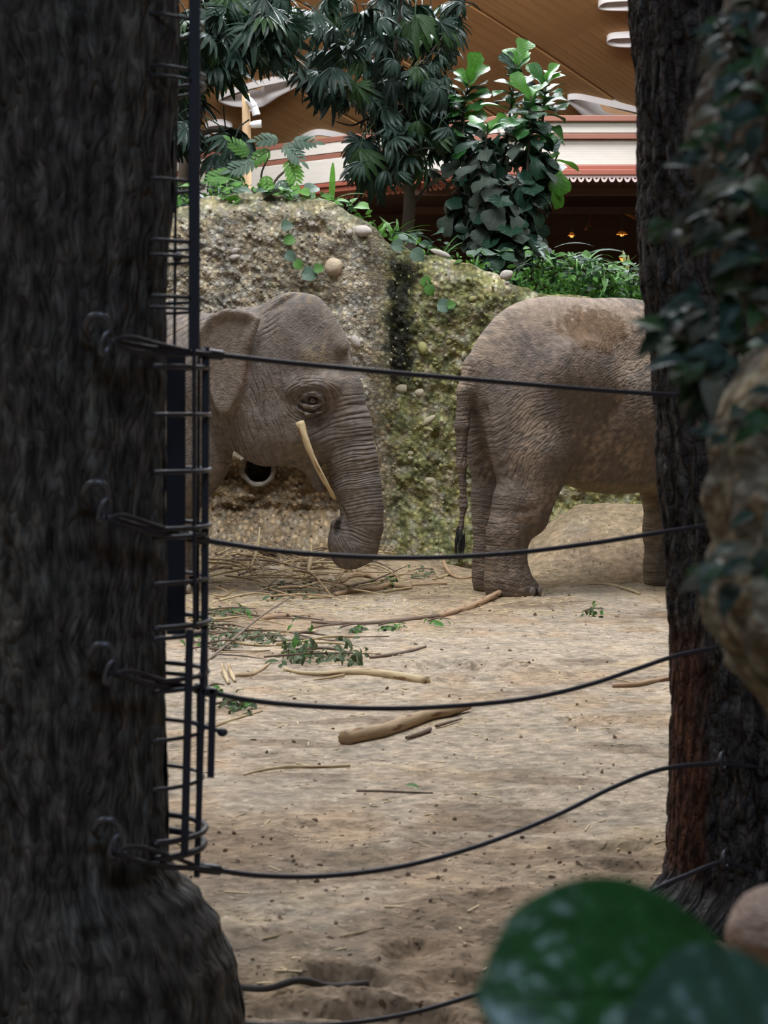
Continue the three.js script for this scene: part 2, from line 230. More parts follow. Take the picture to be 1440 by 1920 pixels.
  mesh('bore', bore, mat([0.22, 0.19, 0.16], 0.95, { side: THREE.DoubleSide }), pipe);
}

// ---------------------------------------------------------------- timber dome with skylights
const ceiling = thing('ceiling'); tag(ceiling, 'domed timber panel ceiling pierced by rounded skylights', null, null, 'structure');
{
  const wood = tex(1024, 512, (u, v) => { const g = fbm(u * 4, v * 60, 4, 4, 4), b = n3(u * 3, v * 6, 9, 3), sheet = Math.floor(u * 4) * 7 + Math.floor(v * 2) * 3, k = 0.86 + 0.1 * g + 0.08 * b + 0.05 * ((PERM[sheet] / 255) - 0.5); return [k, k * 0.985, k * 0.96]; }, true);
  const woods = [0, 1, 2].map((i) => mat([[0.72, 0.42, 0.185], [0.70, 0.40, 0.175], [0.74, 0.435, 0.195]][i], 0.6, { map: wood, specularIntensity: 0.4 }));
  const dir = [0.73, 0.683], nor = [-0.683, 0.73], W = 1.75, RAD = 39.6;
  const toRoof = (px, py) => { let a = 20, b = 45; for (let i = 0; i < 40; i++) { const m = (a + b) / 2, p = at(px, py, m); p.y < roofY(p.x, m) ? a = m : b = m; } const p = at(px, py, a); return [p.x, a]; };
  const ell = (x, d, w, h) => [...Array(36)].map((_, k) => { const a = k / 36 * 2 * Math.PI, c = Math.cos(a), s = Math.sin(a), e = 0.62; return [x + w / 2 * Math.sign(c) * Math.abs(c) ** e, d + h / 2 * Math.sign(s) * Math.abs(s) ** e]; });
  const round = (pts) => { const c = new THREE.CatmullRomCurve3(pts.map(([x, d]) => V(x, 0, d)), true, 'catmullrom', 0.4); return c.getPoints(pts.length * 5).slice(0, -1).map((p) => [p.x, p.z]); };
  const holes = [
    round([[1066, 178], [1090, 176], [1150, 190], [1215, 206], [1260, 226], [1200, 236], [1125, 232], [1085, 196]].map((p) => toRoof(...p))),
    round([[1140, 68], [1150, 61], [1190, 59], [1250, 62], [1260, 74], [1190, 78], [1150, 75]].map((p) => toRoof(...p))),
    round([[1124, 2], [1140, -8], [1200, -10], [1250, -4], [1240, 8], [1180, 9], [1135, 7]].map((p) => toRoof(...p))),
    round([[412, 178], [440, 164], [500, 148], [552, 138], [556, 150], [520, 170], [490, 190], [440, 189]].map((p) => toRoof(...p))),
    round([[536, 280], [560, 258], [585, 245], [605, 243], [640, 250], [672, 262], [680, 288], [600, 292]].map((p) => toRoof(...p))),
    round([[386, 236], [392, 227], [415, 224], [432, 230], [432, 238], [410, 242]].map((p) => toRoof(...p))),
    ...SKYLIGHTS_AND_FILL.map(([x, d, w, h]) => ell(x, d, w, h)),  // overhead openings out of view, including those of the added fills
  ];
  const ev = new Evaluator(); ev.attributes = ['position', 'normal', 'uv']; ev.useGroups = false;
  const prisms = holes.map((pts) => { const s = new THREE.Shape(pts.map(([x, d]) => new THREE.Vector2(x, d))); const g = new THREE.ExtrudeGeometry(s, { depth: 20, bevelEnabled: false, steps: 1 }).rotateX(-Math.PI / 2); return [new Brush(g), pts]; });
  prisms.forEach(([b]) => { b.position.y = -3; b.updateMatrixWorld(); });
  const n = Math.floor(RAD / W);
  for (let k = -n; k < n; k++) {
    const v0 = k * W, v1 = v0 + W, half = Math.sqrt(RAD * RAD - Math.max(v0 * v0, v1 * v1)) + 0.6, m = Math.max(2, Math.ceil(2 * half / 1.5)), pos = [], idx = [], uv = [];
    const sec = [[v0, 0.4], [v0, 0.07], [v0 + 0.035, 0], [(v0 + v1) / 2, 0], [v1 - 0.035, 0], [v1, 0.07], [v1, 0.4]], S = sec.length;
    for (let j = 0; j <= m; j++) { const u = -half + 2 * half * j / m; for (const [v, h] of sec) { const x = dir[0] * u + nor[0] * v, d = ROOF_MID + dir[1] * u + nor[1] * v; pos.push(x, roofY(x, d) + h, -d); uv.push(u / 6, v / 3); } }
    for (let j = 0; j < m; j++) for (let s = 0; s < S; s++) { const a = j * S + s, b = j * S + (s + 1) % S; idx.push(a, b, a + S, b, b + S, a + S); }
    for (let s = 1; s + 1 < S; s++) { idx.push(0, s + 1, s); const o = m * S; idx.push(o, o + s, o + s + 1); }
    let g = geom(pos, idx, uv);
    const hit = prisms.filter(([, pts]) => pts.some(([x, d]) => { const v = nor[0] * x + nor[1] * (d - ROOF_MID); return v > v0 - 2 && v < v1 + 2; }));
    if (hit.length) { let b = new Brush(g.toNonIndexed()); b.geometry.computeVertexNormals(); b.updateMatrixWorld(); for (const [p] of hit) { b = ev.evaluate(b, p, SUBTRACTION); b.updateMatrixWorld(); } g = b.geometry; } else g = g.toNonIndexed(), g.computeVertexNormals();
    mesh('panel', g, woods[((k % 3) + 3) % 3], ceiling);
  }
  const white = mat([0.72, 0.67, 0.63], 0.6), grey = mat([0.62, 0.64, 0.68], 0.5), glass = mat([0.95, 0.97, 1], 0.25, { specularIntensity: 0.25, transmission: 1, thickness: 0, ior: 1.45, side: THREE.DoubleSide });
  holes.forEach((pts, h) => {
    const w = thing('window', null); w.name = 'window_' + (h + 1); tag(w, 'rounded skylight in the timber dome', null, null, 'structure');
    const big = h > 5, cx = pts.reduce((s, p) => s + p[0], 0) / pts.length, cd = pts.reduce((s, p) => s + p[1], 0) / pts.length, q = pts.length, t = big ? 0.15 : 0.07, up = 0.17;
    const inn = ([x, d], e) => { const l = Math.hypot(x - cx, d - cd); return [cx + (x - cx) * (1 - e / l), cd + (d - cd) * (1 - e / l)]; };
    const ring = [[-0.02, -0.1], [t, -0.1], [t + 0.12, up], [-0.02, up]];
    mesh('frame', grid(q + 1, 5, (i, j) => { const [e, y] = ring[j % 4], [x, d] = inn(pts[i % q], e), [rx, rd] = pts[i % q]; return [x, roofY(rx, rd) + y, -d]; }), mat([0.85, 0.8, 0.76], 0.6, { side: THREE.DoubleSide }), w);
    const top = pts.map((p) => inn(p, t + 0.11)), pos = [cx, roofY(cx, cd) + up - 0.1 + 0.25, -cd], idx = []; top.forEach(([x, d], i) => { pos.push(x, roofY(...pts[i]) + up - 0.1, -d); idx.push(0, 1 + i, 1 + (i + 1) % q); });
    mesh('pane', geom(pos, idx), glass, w);
    // a glazing bar across the cushion
    const a = top[0], b = top[Math.floor(q / 2)]; mesh('glazing_bar', tube([[a[0], roofY(...pts[0]) + up - 0.13, -a[1]], [cx, roofY(cx, cd) + up + 0.1, -cd], [b[0], roofY(...pts[Math.floor(q / 2)]) + up - 0.13, -b[1]]], 0.05, 6), grey, w);
  });
}
// ---------------------------------------------------------------- elephants
// Signed distance shapes, joined smoothly and meshed by surface nets
const cap = (a, b, ra, rb, k = 0.06, op = 1, sz = 1) => { const bx = b[0] - a[0], by = b[1] - a[1], bz = b[2] - a[2], l2 = bx * bx + by * by + bz * bz || 1e-9;
  return { k, op, c: [(a[0] + b[0]) / 2, (a[1] + b[1]) / 2, (a[2] + b[2]) / 2], R: Math.sqrt(l2) / 2 + Math.max(ra, rb) * Math.max(1, sz), f(x, y, z) { const px = x - a[0], py = y - a[1], pz = z - a[2], t = clamp((px * bx + py * by + pz * bz) / l2), dx = px - bx * t, dy = py - by * t, dz = (pz - bz * t) / sz; return Math.sqrt(dx * dx + dy * dy + dz * dz) - (ra + (rb - ra) * t); } }; };
const ell3 = (c, r, k = 0.1, op = 1, rot = 0) => { const co = Math.cos(rot), si = Math.sin(rot); return { k, op, c, R: Math.max(...r), f(x, y, z) { let px = x - c[0], py = y - c[1]; const pz = z - c[2]; if (rot) [px, py] = [px * co + py * si, py * co - px * si];
  const a = px / r[0], b = py / r[1], e = pz / r[2], k0 = Math.sqrt(a * a + b * b + e * e), p = a / r[0], q = b / r[1], s = e / r[2], k1 = Math.sqrt(p * p + q * q + s * s); return k1 < 1e-9 ? -Math.min(...r) : k0 * (k0 - 1) / k1; } }; };
function chain(pts, k = 0.05, sz = 1) { const o = []; for (let i = 0; i + 1 < pts.length; i++) o.push(cap(pts[i].slice(0, 3), pts[i + 1].slice(0, 3), pts[i][3], pts[i + 1][3], k, 1, sz)); return o; }
function field(prims) {
  return (x, y, z) => { let d = 1e3; for (const p of prims) {
    const far = Math.sqrt((x - p.c[0]) ** 2 + (y - p.c[1]) ** 2 + (z - p.c[2]) ** 2) - p.R;
    if (p.op > 0) { if (far > d + p.k) continue; const e = p.f(x, y, z), h = Math.max(p.k - Math.abs(d - e), 0) / p.k; d = Math.min(d, e) - h * h * p.k * 0.25; }
    else { if (far > p.k) continue; const e = -p.f(x, y, z), h = Math.max(p.k - Math.abs(d - e), 0) / p.k; d = Math.max(d, e) + h * h * p.k * 0.25; }
  } return d; };
}
function surfaceNets(f, lo, hi, h, uvf) {
  const nx = Math.ceil((hi[0] - lo[0]) / h) + 1, ny = Math.ceil((hi[1] - lo[1]) / h) + 1, nz = Math.ceil((hi[2] - lo[2]) / h) + 1, S = new Float32Array(nx * ny * nz), at3 = (i, j, k) => (k * ny + j) * nx + i;
  for (let k = 0; k < nz; k++) for (let j = 0; j < ny; j++) for (let i = 0; i < nx;) {
    const v = f(lo[0] + i * h, lo[1] + j * h, lo[2] + k * h), skip = Math.max(1, Math.min(nx - i, Math.floor(Math.abs(v) * 0.6 / h))); for (let s = 0; s < skip; s++) S[at3(i + s, j, k)] = v; i += skip; }
  const id = new Int32Array(nx * ny * nz).fill(-1), pos = [], uv = [], idx = [];
  for (let k = 0; k + 1 < nz; k++) for (let j = 0; j + 1 < ny; j++) for (let i = 0; i + 1 < nx; i++) {
    let n = 0, sx = 0, sy = 0, sz = 0; const c = [];
    for (let b = 0; b < 8; b++) c.push(S[at3(i + (b & 1), j + (b >> 1 & 1), k + (b >> 2))]);
    let neg = 0; for (const v of c) if (v < 0) neg++; if (!neg || neg === 8) continue;
    for (let a = 0; a < 8; a++) for (const e of [1, 2, 4]) { const b = a | e; if (b === a || (c[a] < 0) === (c[b] < 0)) continue; const t = c[a] / (c[a] - c[b]); n++;
      sx += (a & 1) + (e === 1 ? t : 0); sy += (a >> 1 & 1) + (e === 2 ? t : 0); sz += (a >> 2) + (e === 4 ? t : 0); }
    id[at3(i, j, k)] = pos.length / 3; const p = [lo[0] + (i + sx / n) * h, lo[1] + (j + sy / n) * h, lo[2] + (k + sz / n) * h]; pos.push(...p); uv.push(...uvf(p));
  }
  const quad = (a, b, c, d, flip) => { if (a < 0 || b < 0 || c < 0 || d < 0) return; flip ? idx.push(a, c, b, a, d, c) : idx.push(a, b, c, a, c, d); };
  for (let k = 1; k + 1 < nz; k++) for (let j = 1; j + 1 < ny; j++) for (let i = 1; i + 1 < nx; i++) {
    const s = S[at3(i, j, k)] < 0;
    if (s !== S[at3(i + 1, j, k)] < 0) quad(id[at3(i, j - 1, k - 1)], id[at3(i, j, k - 1)], id[at3(i, j, k)], id[at3(i, j - 1, k)], !s);
    if (s !== S[at3(i, j + 1, k)] < 0) quad(id[at3(i - 1, j, k - 1)], id[at3(i - 1, j, k)], id[at3(i, j, k)], id[at3(i, j, k - 1)], !s);
    if (s !== S[at3(i, j, k + 1)] < 0) quad(id[at3(i - 1, j - 1, k)], id[at3(i, j - 1, k)], id[at3(i, j, k)], id[at3(i - 1, j, k)], !s);
  }
  return geom(pos, idx, uv);
}
// Skin: colour and relief on the elephant's own side view, uv = (x - x0) / sx, (y - y0) / sy
const fold = (a, b, s) => ridge(n3(a, b, s));                    // fine crease network
function cached(w, h, fn) { const A = new Float32Array(w * h); for (let j = 0, o = 0; j < h; j++) for (let i = 0; i < w; i++, o++) A[o] = fn((i + 0.5) / w, (j + 0.5) / h); return (u, v) => A[Math.floor(v * h) * w + Math.floor(u * w)]; }

// ---- the elephant whose hindquarters show on the right
{
  const yaw = 20 * Math.PI / 180, D0 = 17.26, X0 = 0.84, co = Math.cos(yaw), si = Math.sin(yaw);
  const e = thing('elephant', 'grey elephant turned away, showing rump, tail and hind legs beside the right trunk', 'elephant', V(X0, groundY(X0, D0), -D0));
  e.rotation.y = yaw;
  const prims = [
    ell3([0.42, 1.66, 0], [0.55, 0.70, 0.50], 0.2), ell3([1.15, 1.60, 0], [1.0, 0.81, 0.63], 0.25), ell3([1.95, 1.52, 0], [0.75, 0.76, 0.56], 0.25), ell3([0.62, 1.98, 0], [0.55, 0.37, 0.3], 0.2), ell3([0.1, 1.74, 0], [0.24, 0.34, 0.26], 0.15),
    // hips and thighs
    ...[1, -1].flatMap((s) => [
      ell3([0.26, 1.32, 0.25 * s], [0.35, 0.55, 0.25], 0.14), cap([0.30, 1.12, 0.28 * s], [0.2, 0.66, 0.29 * s], 0.28, 0.2, 0.12),
    ]),
    ...chain([[0.14, 0.75, 0.29, 0.21], [0.055, 0.5, 0.29, 0.165], [0.04, 0.3, 0.28, 0.155], [0.06, 0.12, 0.28, 0.18], [0.08, 0.05, 0.28, 0.195]], 0.06), cap([0.14, 0.07, 0.28], [0.24, 0.05, 0.29], 0.13, 0.085, 0.06),
    ...chain([[0.19, 0.78, -0.27, 0.2], [0.17, 0.5, -0.27, 0.16], [0.15, 0.3, -0.26, 0.15], [0.16, 0.12, -0.26, 0.165], [0.18, 0.04, -0.26, 0.18]], 0.06), cap([0.18, 0.05, -0.26], [0.27, 0.05, -0.26], 0.12, 0.085, 0.06),
    // forelegs
    ...chain([[1.78, 1.35, 0.3, 0.3], [1.78, 0.85, 0.32, 0.21], [1.77, 0.45, 0.31, 0.165], [1.76, 0.14, 0.31, 0.16], [1.78, 0.05, 0.31, 0.185]], 0.1), ...chain([[1.76, 1.35, -0.28, 0.3], [1.76, 0.85, -0.28, 0.21], [1.75, 0.45, -0.28, 0.165], [1.75, 0.14, -0.28, 0.16], [1.77, 0.05, -0.28, 0.19]], 0.1),
    // neck, head and trunk, hidden behind the tree
    cap([2.25, 1.65, 0], [2.8, 1.75, 0], 0.6, 0.5, 0.2), ell3([3.0, 1.85, 0], [0.5, 0.55, 0.42], 0.15), ...chain([[3.35, 1.65, 0, 0.24], [3.6, 1.2, 0, 0.2], [3.65, 0.7, 0, 0.15], [3.55, 0.3, 0, 0.1], [3.4, 0.14, 0, 0.07]], 0.08), ...[1, -1].map((s) => ell3([2.75, 1.75, 0.5 * s], [0.32, 0.45, 0.05], 0.04)),
    // tail
    ...chain([[0.0, 1.93, 0.02, 0.13], [-0.13, 1.83, 0.03, 0.09], [-0.205, 1.64, 0.04, 0.07], [-0.24, 1.36, 0.03, 0.053], [-0.235, 1.05, 0.02, 0.037], [-0.215, 0.72, 0.01, 0.025], [-0.245, 0.48, 0.01, 0.02]], 0.05),
    // creases: flank fold, thigh edge, knee, ankle, between rump and tail
    cap([0.86, 1.55, 0.62], [0.70, 1.0, 0.53], 0.02, 0.03, 0.07, -1), cap([0.95, 1.3, 0.64], [0.86, 1.0, 0.6], 0.012, 0.012, 0.04, -1), cap([0.62, 0.92, 0.46], [0.36, 0.74, 0.53], 0.012, 0.012, 0.05, -1), cap([-0.06, 0.66, 0.45], [0.22, 0.72, 0.52], 0.008, 0.008, 0.03, -1), cap([-0.05, 0.62, 0.45], [0.2, 0.6, 0.5], 0.006, 0.006, 0.025, -1), cap([-0.02, 0.2, 0.42], [0.2, 0.23, 0.44], 0.006, 0.006, 0.03, -1), cap([-0.1, 1.5, 0.2], [-0.08, 1.1, 0.27], 0.015, 0.015, 0.06, -1),
    ell3([0.95, 1.95, 0.66], [0.3, 0.16, 0.12], 0.2, -1), ell3([0.6, 1.83, 0.56], [0.25, 0.2, 0.08], 0.2, 1),
  ];
  const base = field(prims), f = (x, y, z) => Math.max(base(x, y, z) + 0.004 * n3(x * 5, y * 5, z * 5), -y);
  const sx = 4.4, sy = 2.7, x0 = -0.45, y0 = -0.05, g = surfaceNets(f, [-0.4, -0.03, -0.75], [3.8, 2.56, 0.75], 0.02, (p) => [(p[0] - x0) / sx, (p[1] - y0) / sy]);
  const W = 1800, H = 1100;
  const relief = (x, y) => {
    const wx = x + 0.05 * n3(x * 4, y * 4, 1), wy = y + 0.05 * n3(x * 4, y * 4, 2);
    const cx = wx - 0.55, cy = wy - 0.88, rad = Math.hypot(cx, cy), ang = Math.atan2(cy, cx);
    const thigh = sm(1.05, 0.75, rad) * sm(0.25, 0.5, rad) * sm(0.75, 0.45, x) * sm(0.7, 0.95, y) * sm(1.75, 1.55, y), belly = sm(0.6, 0.85, x) * sm(1.2, 1.35, y) * sm(2.1, 1.8, y), leg = sm(0.95, 0.75, y), tail = sm(-0.14, -0.2, x);
    const arcs = fold(rad * 27, ang * 4.5, 3) ** 2, arcs2 = fold(rad * 44, ang * 7, 9) ** 2, diag = fold((wy - wx * 0.35) * 26, (wx + wy * 0.35) * 7, 5) ** 2, diag2 = fold((wy - wx * 0.3) * 46, (wx) * 13, 15) ** 2, net = Math.max(fold(wx * 26, wy * 26, 7), fold(wx * 30 + 9, wy * 30, 8)) ** 3, bands = fold(wy * 22, wx * 4, 6) ** 3;
    const fx = wx - 0.72, folds = sm(0.045, 0.0, Math.abs(fx * 0.9 - 0.12 + 0.3 * (wy - 1.3) + 0.03 * n3(wy * 5, 1, 1))) + sm(0.035, 0, Math.abs(fx - 0.24 + 0.28 * (wy - 1.3))) * 0.7;
    const grit = fbm(x * 50, y * 50, 3, 3);
    const patch = sm(0.32, 0.22, Math.hypot((x - 0.74), (y - 2.12) * 1.5) + 0.08 * n3(x * 8, y * 8, 3));
    return 0.62 - 0.42 * thigh * (0.7 * arcs + 0.4 * arcs2) - 0.4 * belly * (0.6 * diag + 0.45 * diag2) - 0.22 * (1 - 0.6 * thigh) * net - 0.2 * leg * bands - 0.3 * tail * fold(wy * 40, 0.5, 4) ** 2 - 0.35 * folds * sm(0.95, 1.1, y) * sm(1.6, 1.4, y) + 0.05 * grit + 0.22 * patch * fbm(x * 34, y * 34, 9, 3);
  };
  const rel = cached(W, H, (u, v) => relief(x0 + u * sx, y0 + v * sy)), bump = tex(W, H, rel);
  const map = tex(W, H, (u, v) => {
    const x = x0 + u * sx, y = y0 + v * sy, a = fbm(x * 3, y * 3, 20, 4), b = fbm(x * 20, y * 20, 22, 3);
    let c = [0.455, 0.41, 0.37]; const mixin = (k, q) => { k = clamp(k); for (let i = 0; i < 3; i++) c[i] = lerp(c[i], q[i], k); };
    mixin(sm(-0.15, 0.5, a + 0.4 * b + 0.55 * sm(1.6, 2.2, y + 0.3 * a)) * 0.8, [0.62, 0.545, 0.47]);                       // sand thrown on the back, in patches
    mixin(sm(0.45, 0.3, Math.hypot((x - 0.42) * 0.8, y - 1.8) + 0.12 * a) * 0.5, [0.43, 0.39, 0.37]);
    mixin(sm(0.34, 0.2, Math.hypot((x - 0.74) * 0.95, (y - 2.12) * 1.6) + 0.1 * n3(x * 8, y * 8, 3) + 0.12 * b) * 0.8, [0.44, 0.345, 0.255]);   // cake of earth
    mixin(sm(0.1, 0.4, a + 0.3 * b) * sm(0.16, 0.05, Math.abs(y - 1.27)) * sm(0.8, 1.1, x) * 0.6, [0.5, 0.41, 0.3]);
    mixin(sm(0.07, 0.0, y - 0.79 - 0.07 * Math.sin(x * 2) - 0.02 * a) * sm(0.5, 0.65, x) * sm(1.7, 1.5, x) * 0.7, [0.6, 0.53, 0.41]);    // pale dusty belly seam
    mixin(sm(0.45, 0.15, y) * 0.35 * (0.6 + a), [0.5, 0.43, 0.36]);
    const k = 0.86 + 0.2 * b; return c.map((q) => q * k); }, true);
  mesh('body', g, mat(null, 0.85, { map, bumpMap: bump, bumpScale: 0.021, specularIntensity: 0.35 }), e);
  const hair = []; { const r = rnd(8); for (let i = 0; i < 70; i++) { const a = r() * 6.28, q = 0.018 + 0.012 * r(), l = 0.1 + 0.09 * r(), y = 0.56 - 0.14 * r(); hair.push(tube([[-0.238 + q * Math.cos(a), y, 0.01 + q * Math.sin(a)], [-0.245 + 1.5 * q * Math.cos(a), y - l * 0.5, 0.01 + 1.5 * q * Math.sin(a)], [-0.25 + q * Math.cos(a), y - l, 0.01 + q * Math.sin(a)]], [0.003, 0.003, 0.001], 4, 2)); } }
  mesh('tail_tuft', merge(hair), mat([0.012, 0.013, 0.016], 0.6), e, 'dark hair at the tail end');
  const nail = new THREE.SphereGeometry(1, 14, 10), nm = mat([0.17, 0.14, 0.12], 0.65);
  for (const [fx, fz, r] of [[0.13, 0.28, 0.195], [0.2, -0.26, 0.18], [1.8, 0.31, 0.175], [1.8, -0.28, 0.175]]) for (const a of [-0.75, -0.05, 0.65, 1.2]) { const o = mesh('toenail', nail, nm, e); const rr = r + 0.012 + 0.02 * Math.cos(a); o.position.set(fx + Math.cos(a) * rr * 0.9, 0.045, fz + Math.sin(a) * rr * 0.8); o.scale.set(0.016, 0.038, 0.036); o.rotation.y = -a; }
}

// ---- the elephant whose head and trunk show on the left
const HEAD = { yaw: -15 * Math.PI / 180, D0: 17.3, px0: 540 };
{
  const { yaw, D0, px0 } = HEAD, S = F / D0, co = Math.cos(yaw), si = Math.sin(-yaw), X0 = (px0 - 720) / S;
  const e = thing('elephant', 'grey elephant in profile, head and curled trunk showing past the left tree', 'elephant', V(X0, groundY(X0, D0), -D0)), gy = groundY(X0, D0);
  e.rotation.y = yaw;
  const L = (px, py, z = 0) => [((px - px0) / S + z * si) / co, EYE - (py - HORIZON) / S - gy, z];
  const P = (px, py, z, r) => [...L(px, py, z), r];
  const C = (a, b, k, op, sz) => cap(a.slice(0, 3), b.slice(0, 3), a[3], b[3], k, op, sz), E = (px, py, z, r, k, op, rot) => ell3(L(px, py, z), r, k, op, rot);
  HEAD.place = (px, py, z) => e.localToWorld(V(...L(px, py, z)));
  const both = (fn) => [fn(1), fn(-1)].flat();
  const prims = [
    // barrel, shoulders, neck
    E(60, 745, 0, [1.25, 0.76, 0.66], 0.2), E(-130, 760, 0, [0.7, 0.74, 0.52], 0.2), E(318, 752, 0, [0.58, 0.72, 0.52], 0.2), C(P(320, 712, 0, 0.55), P(440, 712, 0, 0.47), 0.2),
    ...both((s) => E(330, 850, 0.27 * s, [0.42, 0.44, 0.24], 0.15)),
    // skull
    E(520, 715, 0, [0.52, 0.52, 0.40], 0.14), ...both((s) => E(553, 645, 0.13 * s, [0.36, 0.41, 0.25], 0.09)), C(P(592, 648, 0, 0.235), P(624, 735, 0, 0.235), 0.09), E(470, 640, 0, [0.4, 0.27, 0.3], 0.15),
    ...both((s) => E(505, 795, 0.2 * s, [0.33, 0.34, 0.2], 0.1)), ...both((s) => C(P(545, 800, 0.17 * s, 0.2), P(628, 822, 0.06 * s, 0.17), 0.1)),
    C(P(490, 812, 0, 0.24), P(572, 838, 0, 0.16), 0.1), ...chain([P(560, 842, 0, 0.13), P(584, 872, 0, 0.07), P(594, 900, 0, 0.042), P(600, 916, 0, 0.03)], 0.06),
    ...both((s) => C(P(556, 728, 0.32 * s, 0.07), P(616, 724, 0.26 * s, 0.085), 0.09)), ...both((s) => C(P(628, 725, 0.17 * s, 0.08), P(655, 800, 0.11 * s, 0.1), 0.1)),
    ...both((s) => C(P(590, 575, 0.12 * s, 0.05), P(640, 650, 0.12 * s, 0.06), 0.1)),
    // trunk
    ...chain([P(626, 740, 0, 0.235), P(646, 800, 0, 0.215), P(660, 860, 0, 0.198), P(671, 910, 0, 0.183), P(679, 950, 0, 0.166), P(682, 985, 0, 0.15), P(672, 1020, 0.0, 0.158), P(655, 1030, 0.02, 0.145), P(644, 1012, 0.05, 0.115), P(637, 985, 0.08, 0.075)], 0.05),
    // forelegs and hind legs, behind the caged trunk
    ...both((s) => C(P(316, 900, 0.28 * s, 0.25), P(312, 1010, 0.29 * s, 0.17), 0.12)), ...both((s) => C(P(312, 1010, 0.29 * s, 0.17), P(314, 1095, 0.29 * s, 0.18), 0.06)),
    ...both((s) => C(P(-80, 860, 0.26 * s, 0.33), P(-95, 980, 0.28 * s, 0.19), 0.12)), ...both((s) => C(P(-95, 980, 0.28 * s, 0.18), P(-98, 1095, 0.28 * s, 0.18), 0.06)),
    ...chain([P(-285, 690, 0, 0.1), P(-312, 800, 0, 0.05), P(-310, 960, 0, 0.025)], 0.06),
    // hollows: temple, eye socket, under the cheekbone, behind the jaw, nostril, mouth line
    ...both((s) => E(602, 612, 0.37 * s, [0.17, 0.2, 0.1], 0.12, -1)), ...both((s) => E(588, 753, 0.375 * s, [0.14, 0.085, 0.055], 0.06, -1)), ...both((s) => E(575, 800, 0.43 * s, [0.18, 0.09, 0.06], 0.1, -1)),
    E(634, 984, 0.135, [0.024, 0.08, 0.07], 0.03, -1, -0.08), C(P(648, 945, 0.1, 0.01), P(652, 990, 0.16, 0.012), 0.04, -1), C(P(590, 862, 0.2, 0.012), P(622, 890, 0.16, 0.014), 0.05, -1),
    ...both((s) => C(P(470, 610, 0.38 * s, 0.03), P(476, 760, 0.44 * s, 0.03), 0.08, -1)),
    // eyelids
    ...both((s) => chain([P(562, 752, 0.325 * s, 0.012), P(575, 741, 0.337 * s, 0.018), P(590, 738, 0.332 * s, 0.021), P(604, 744, 0.318 * s, 0.016), P(612, 755, 0.3 * s, 0.01)], 0.02)), ...both((s) => chain([P(562, 754, 0.325 * s, 0.012), P(576, 762, 0.337 * s, 0.016), P(592, 764, 0.33 * s, 0.016), P(610, 757, 0.3 * s, 0.01)], 0.02)),
    ...both((s) => chain([P(558, 766, 0.335 * s, 0.01), P(580, 777, 0.335 * s, 0.012), P(606, 773, 0.305 * s, 0.01)], 0.03)),
    // skin folds behind the brow and below the ear
    ...[0, 1, 2, 3].map((i) => C(P(492 + i * 9, 596 - i * 4, 0.36 - i * 0.02, 0.012), P(520 + i * 11, 577 - i * 6, 0.28 - i * 0.02, 0.01), 0.035, -1)),
  ];
  // ears: folded flaps
  const outline = [[494, 602], [474, 589], [434, 585], [406, 596], [386, 621], [375, 644], [384, 667], [396, 698], [400, 735], [409, 764], [424, 781], [438, 772], [453, 746], [465, 716], [470, 680], [482, 640]].map(([x, y]) => [(x - px0) / S / co, EYE - (y - HORIZON) / S - gy]);
  const poly = (x, y) => { let d = 1e9, s = 1; for (let i = 0, j = outline.length - 1; i < outline.length; j = i++) { const [ax, ay] = outline[i], [bx, by] = outline[j], ex = bx - ax, ey = by - ay, wx = x - ax, wy = y - ay, t = clamp((wx * ex + wy * ey) / (ex * ex + ey * ey)), dx = wx - ex * t, dy = wy - ey * t; d = Math.min(d, dx * dx + dy * dy); if ((ay > y) !== (by > y) && x < (bx - ax) * (y - ay) / (by - ay) + ax) s = -s; } return s * Math.sqrt(d); };
  const exr = outline[0][0], ear = (x, y, z) => { const az = Math.abs(z), q = exr - x, zc = 0.415 + 0.34 * q - 0.12 * q * q * 2 + 0.03 * Math.sin(y * 9 + q * 6) * sm(0.1, 0.5, q), shift = zc * si / co, d2 = poly(x - shift * Math.sign(z || 1), y); const top = sm(0.1, 0.0, -d2) * sm(1.9, 2.1, y); return Math.hypot(Math.max(d2 + 0.025, 0), Math.max(Math.abs(az - zc - 0.03 * top) - 0.006, 0)) - 0.02 - 0.014 * top + Math.min(0, Math.max(d2, -0.05)) * 0; };
  const base = field(prims), f = (x, y, z) => { let d = base(x, y, z) + 0.004 * n3(x * 6, y * 6, z * 6); if (x > -0.95 && x < 0.1 && y > 1.1 && y < 2.5) { const q = ear(x, y, z), k = 0.03, h = Math.max(k - Math.abs(d - q), 0) / k; d = Math.min(d, q) - h * h * k * 0.25; } return Math.max(d, -y); };
  const sx = 4.9, sy = 2.7, x0 = -3.9, y0 = -0.05;
  const hx = L(330, 760)[0];
  const g = mergeGeometries([surfaceNets(f, [-3.85, -0.03, -0.75], [hx, 2.56, 0.75], 0.03, (p) => [0, 0]), surfaceNets(f, [hx - 0.04, 0.1, -0.75], [0.98, 2.56, 0.75], 0.0135, (p) => [0, 0])].map((q) => { const p = q.attributes.position, u = q.attributes.uv; for (let i = 0; i < p.count; i++) u.setXY(i, (p.getX(i) - x0) / sx, (p.getY(i) - y0) / sy); return q; }));
  const axis = [[626, 740], [646, 800], [660, 860], [671, 910], [679, 950], [682, 985], [672, 1020], [650, 1030]].map((p) => L(...p)); const lens = [0]; for (let i = 1; i < axis.length; i++) lens.push(lens[i - 1] + Math.hypot(axis[i][0] - axis[i - 1][0], axis[i][1] - axis[i - 1][1]));
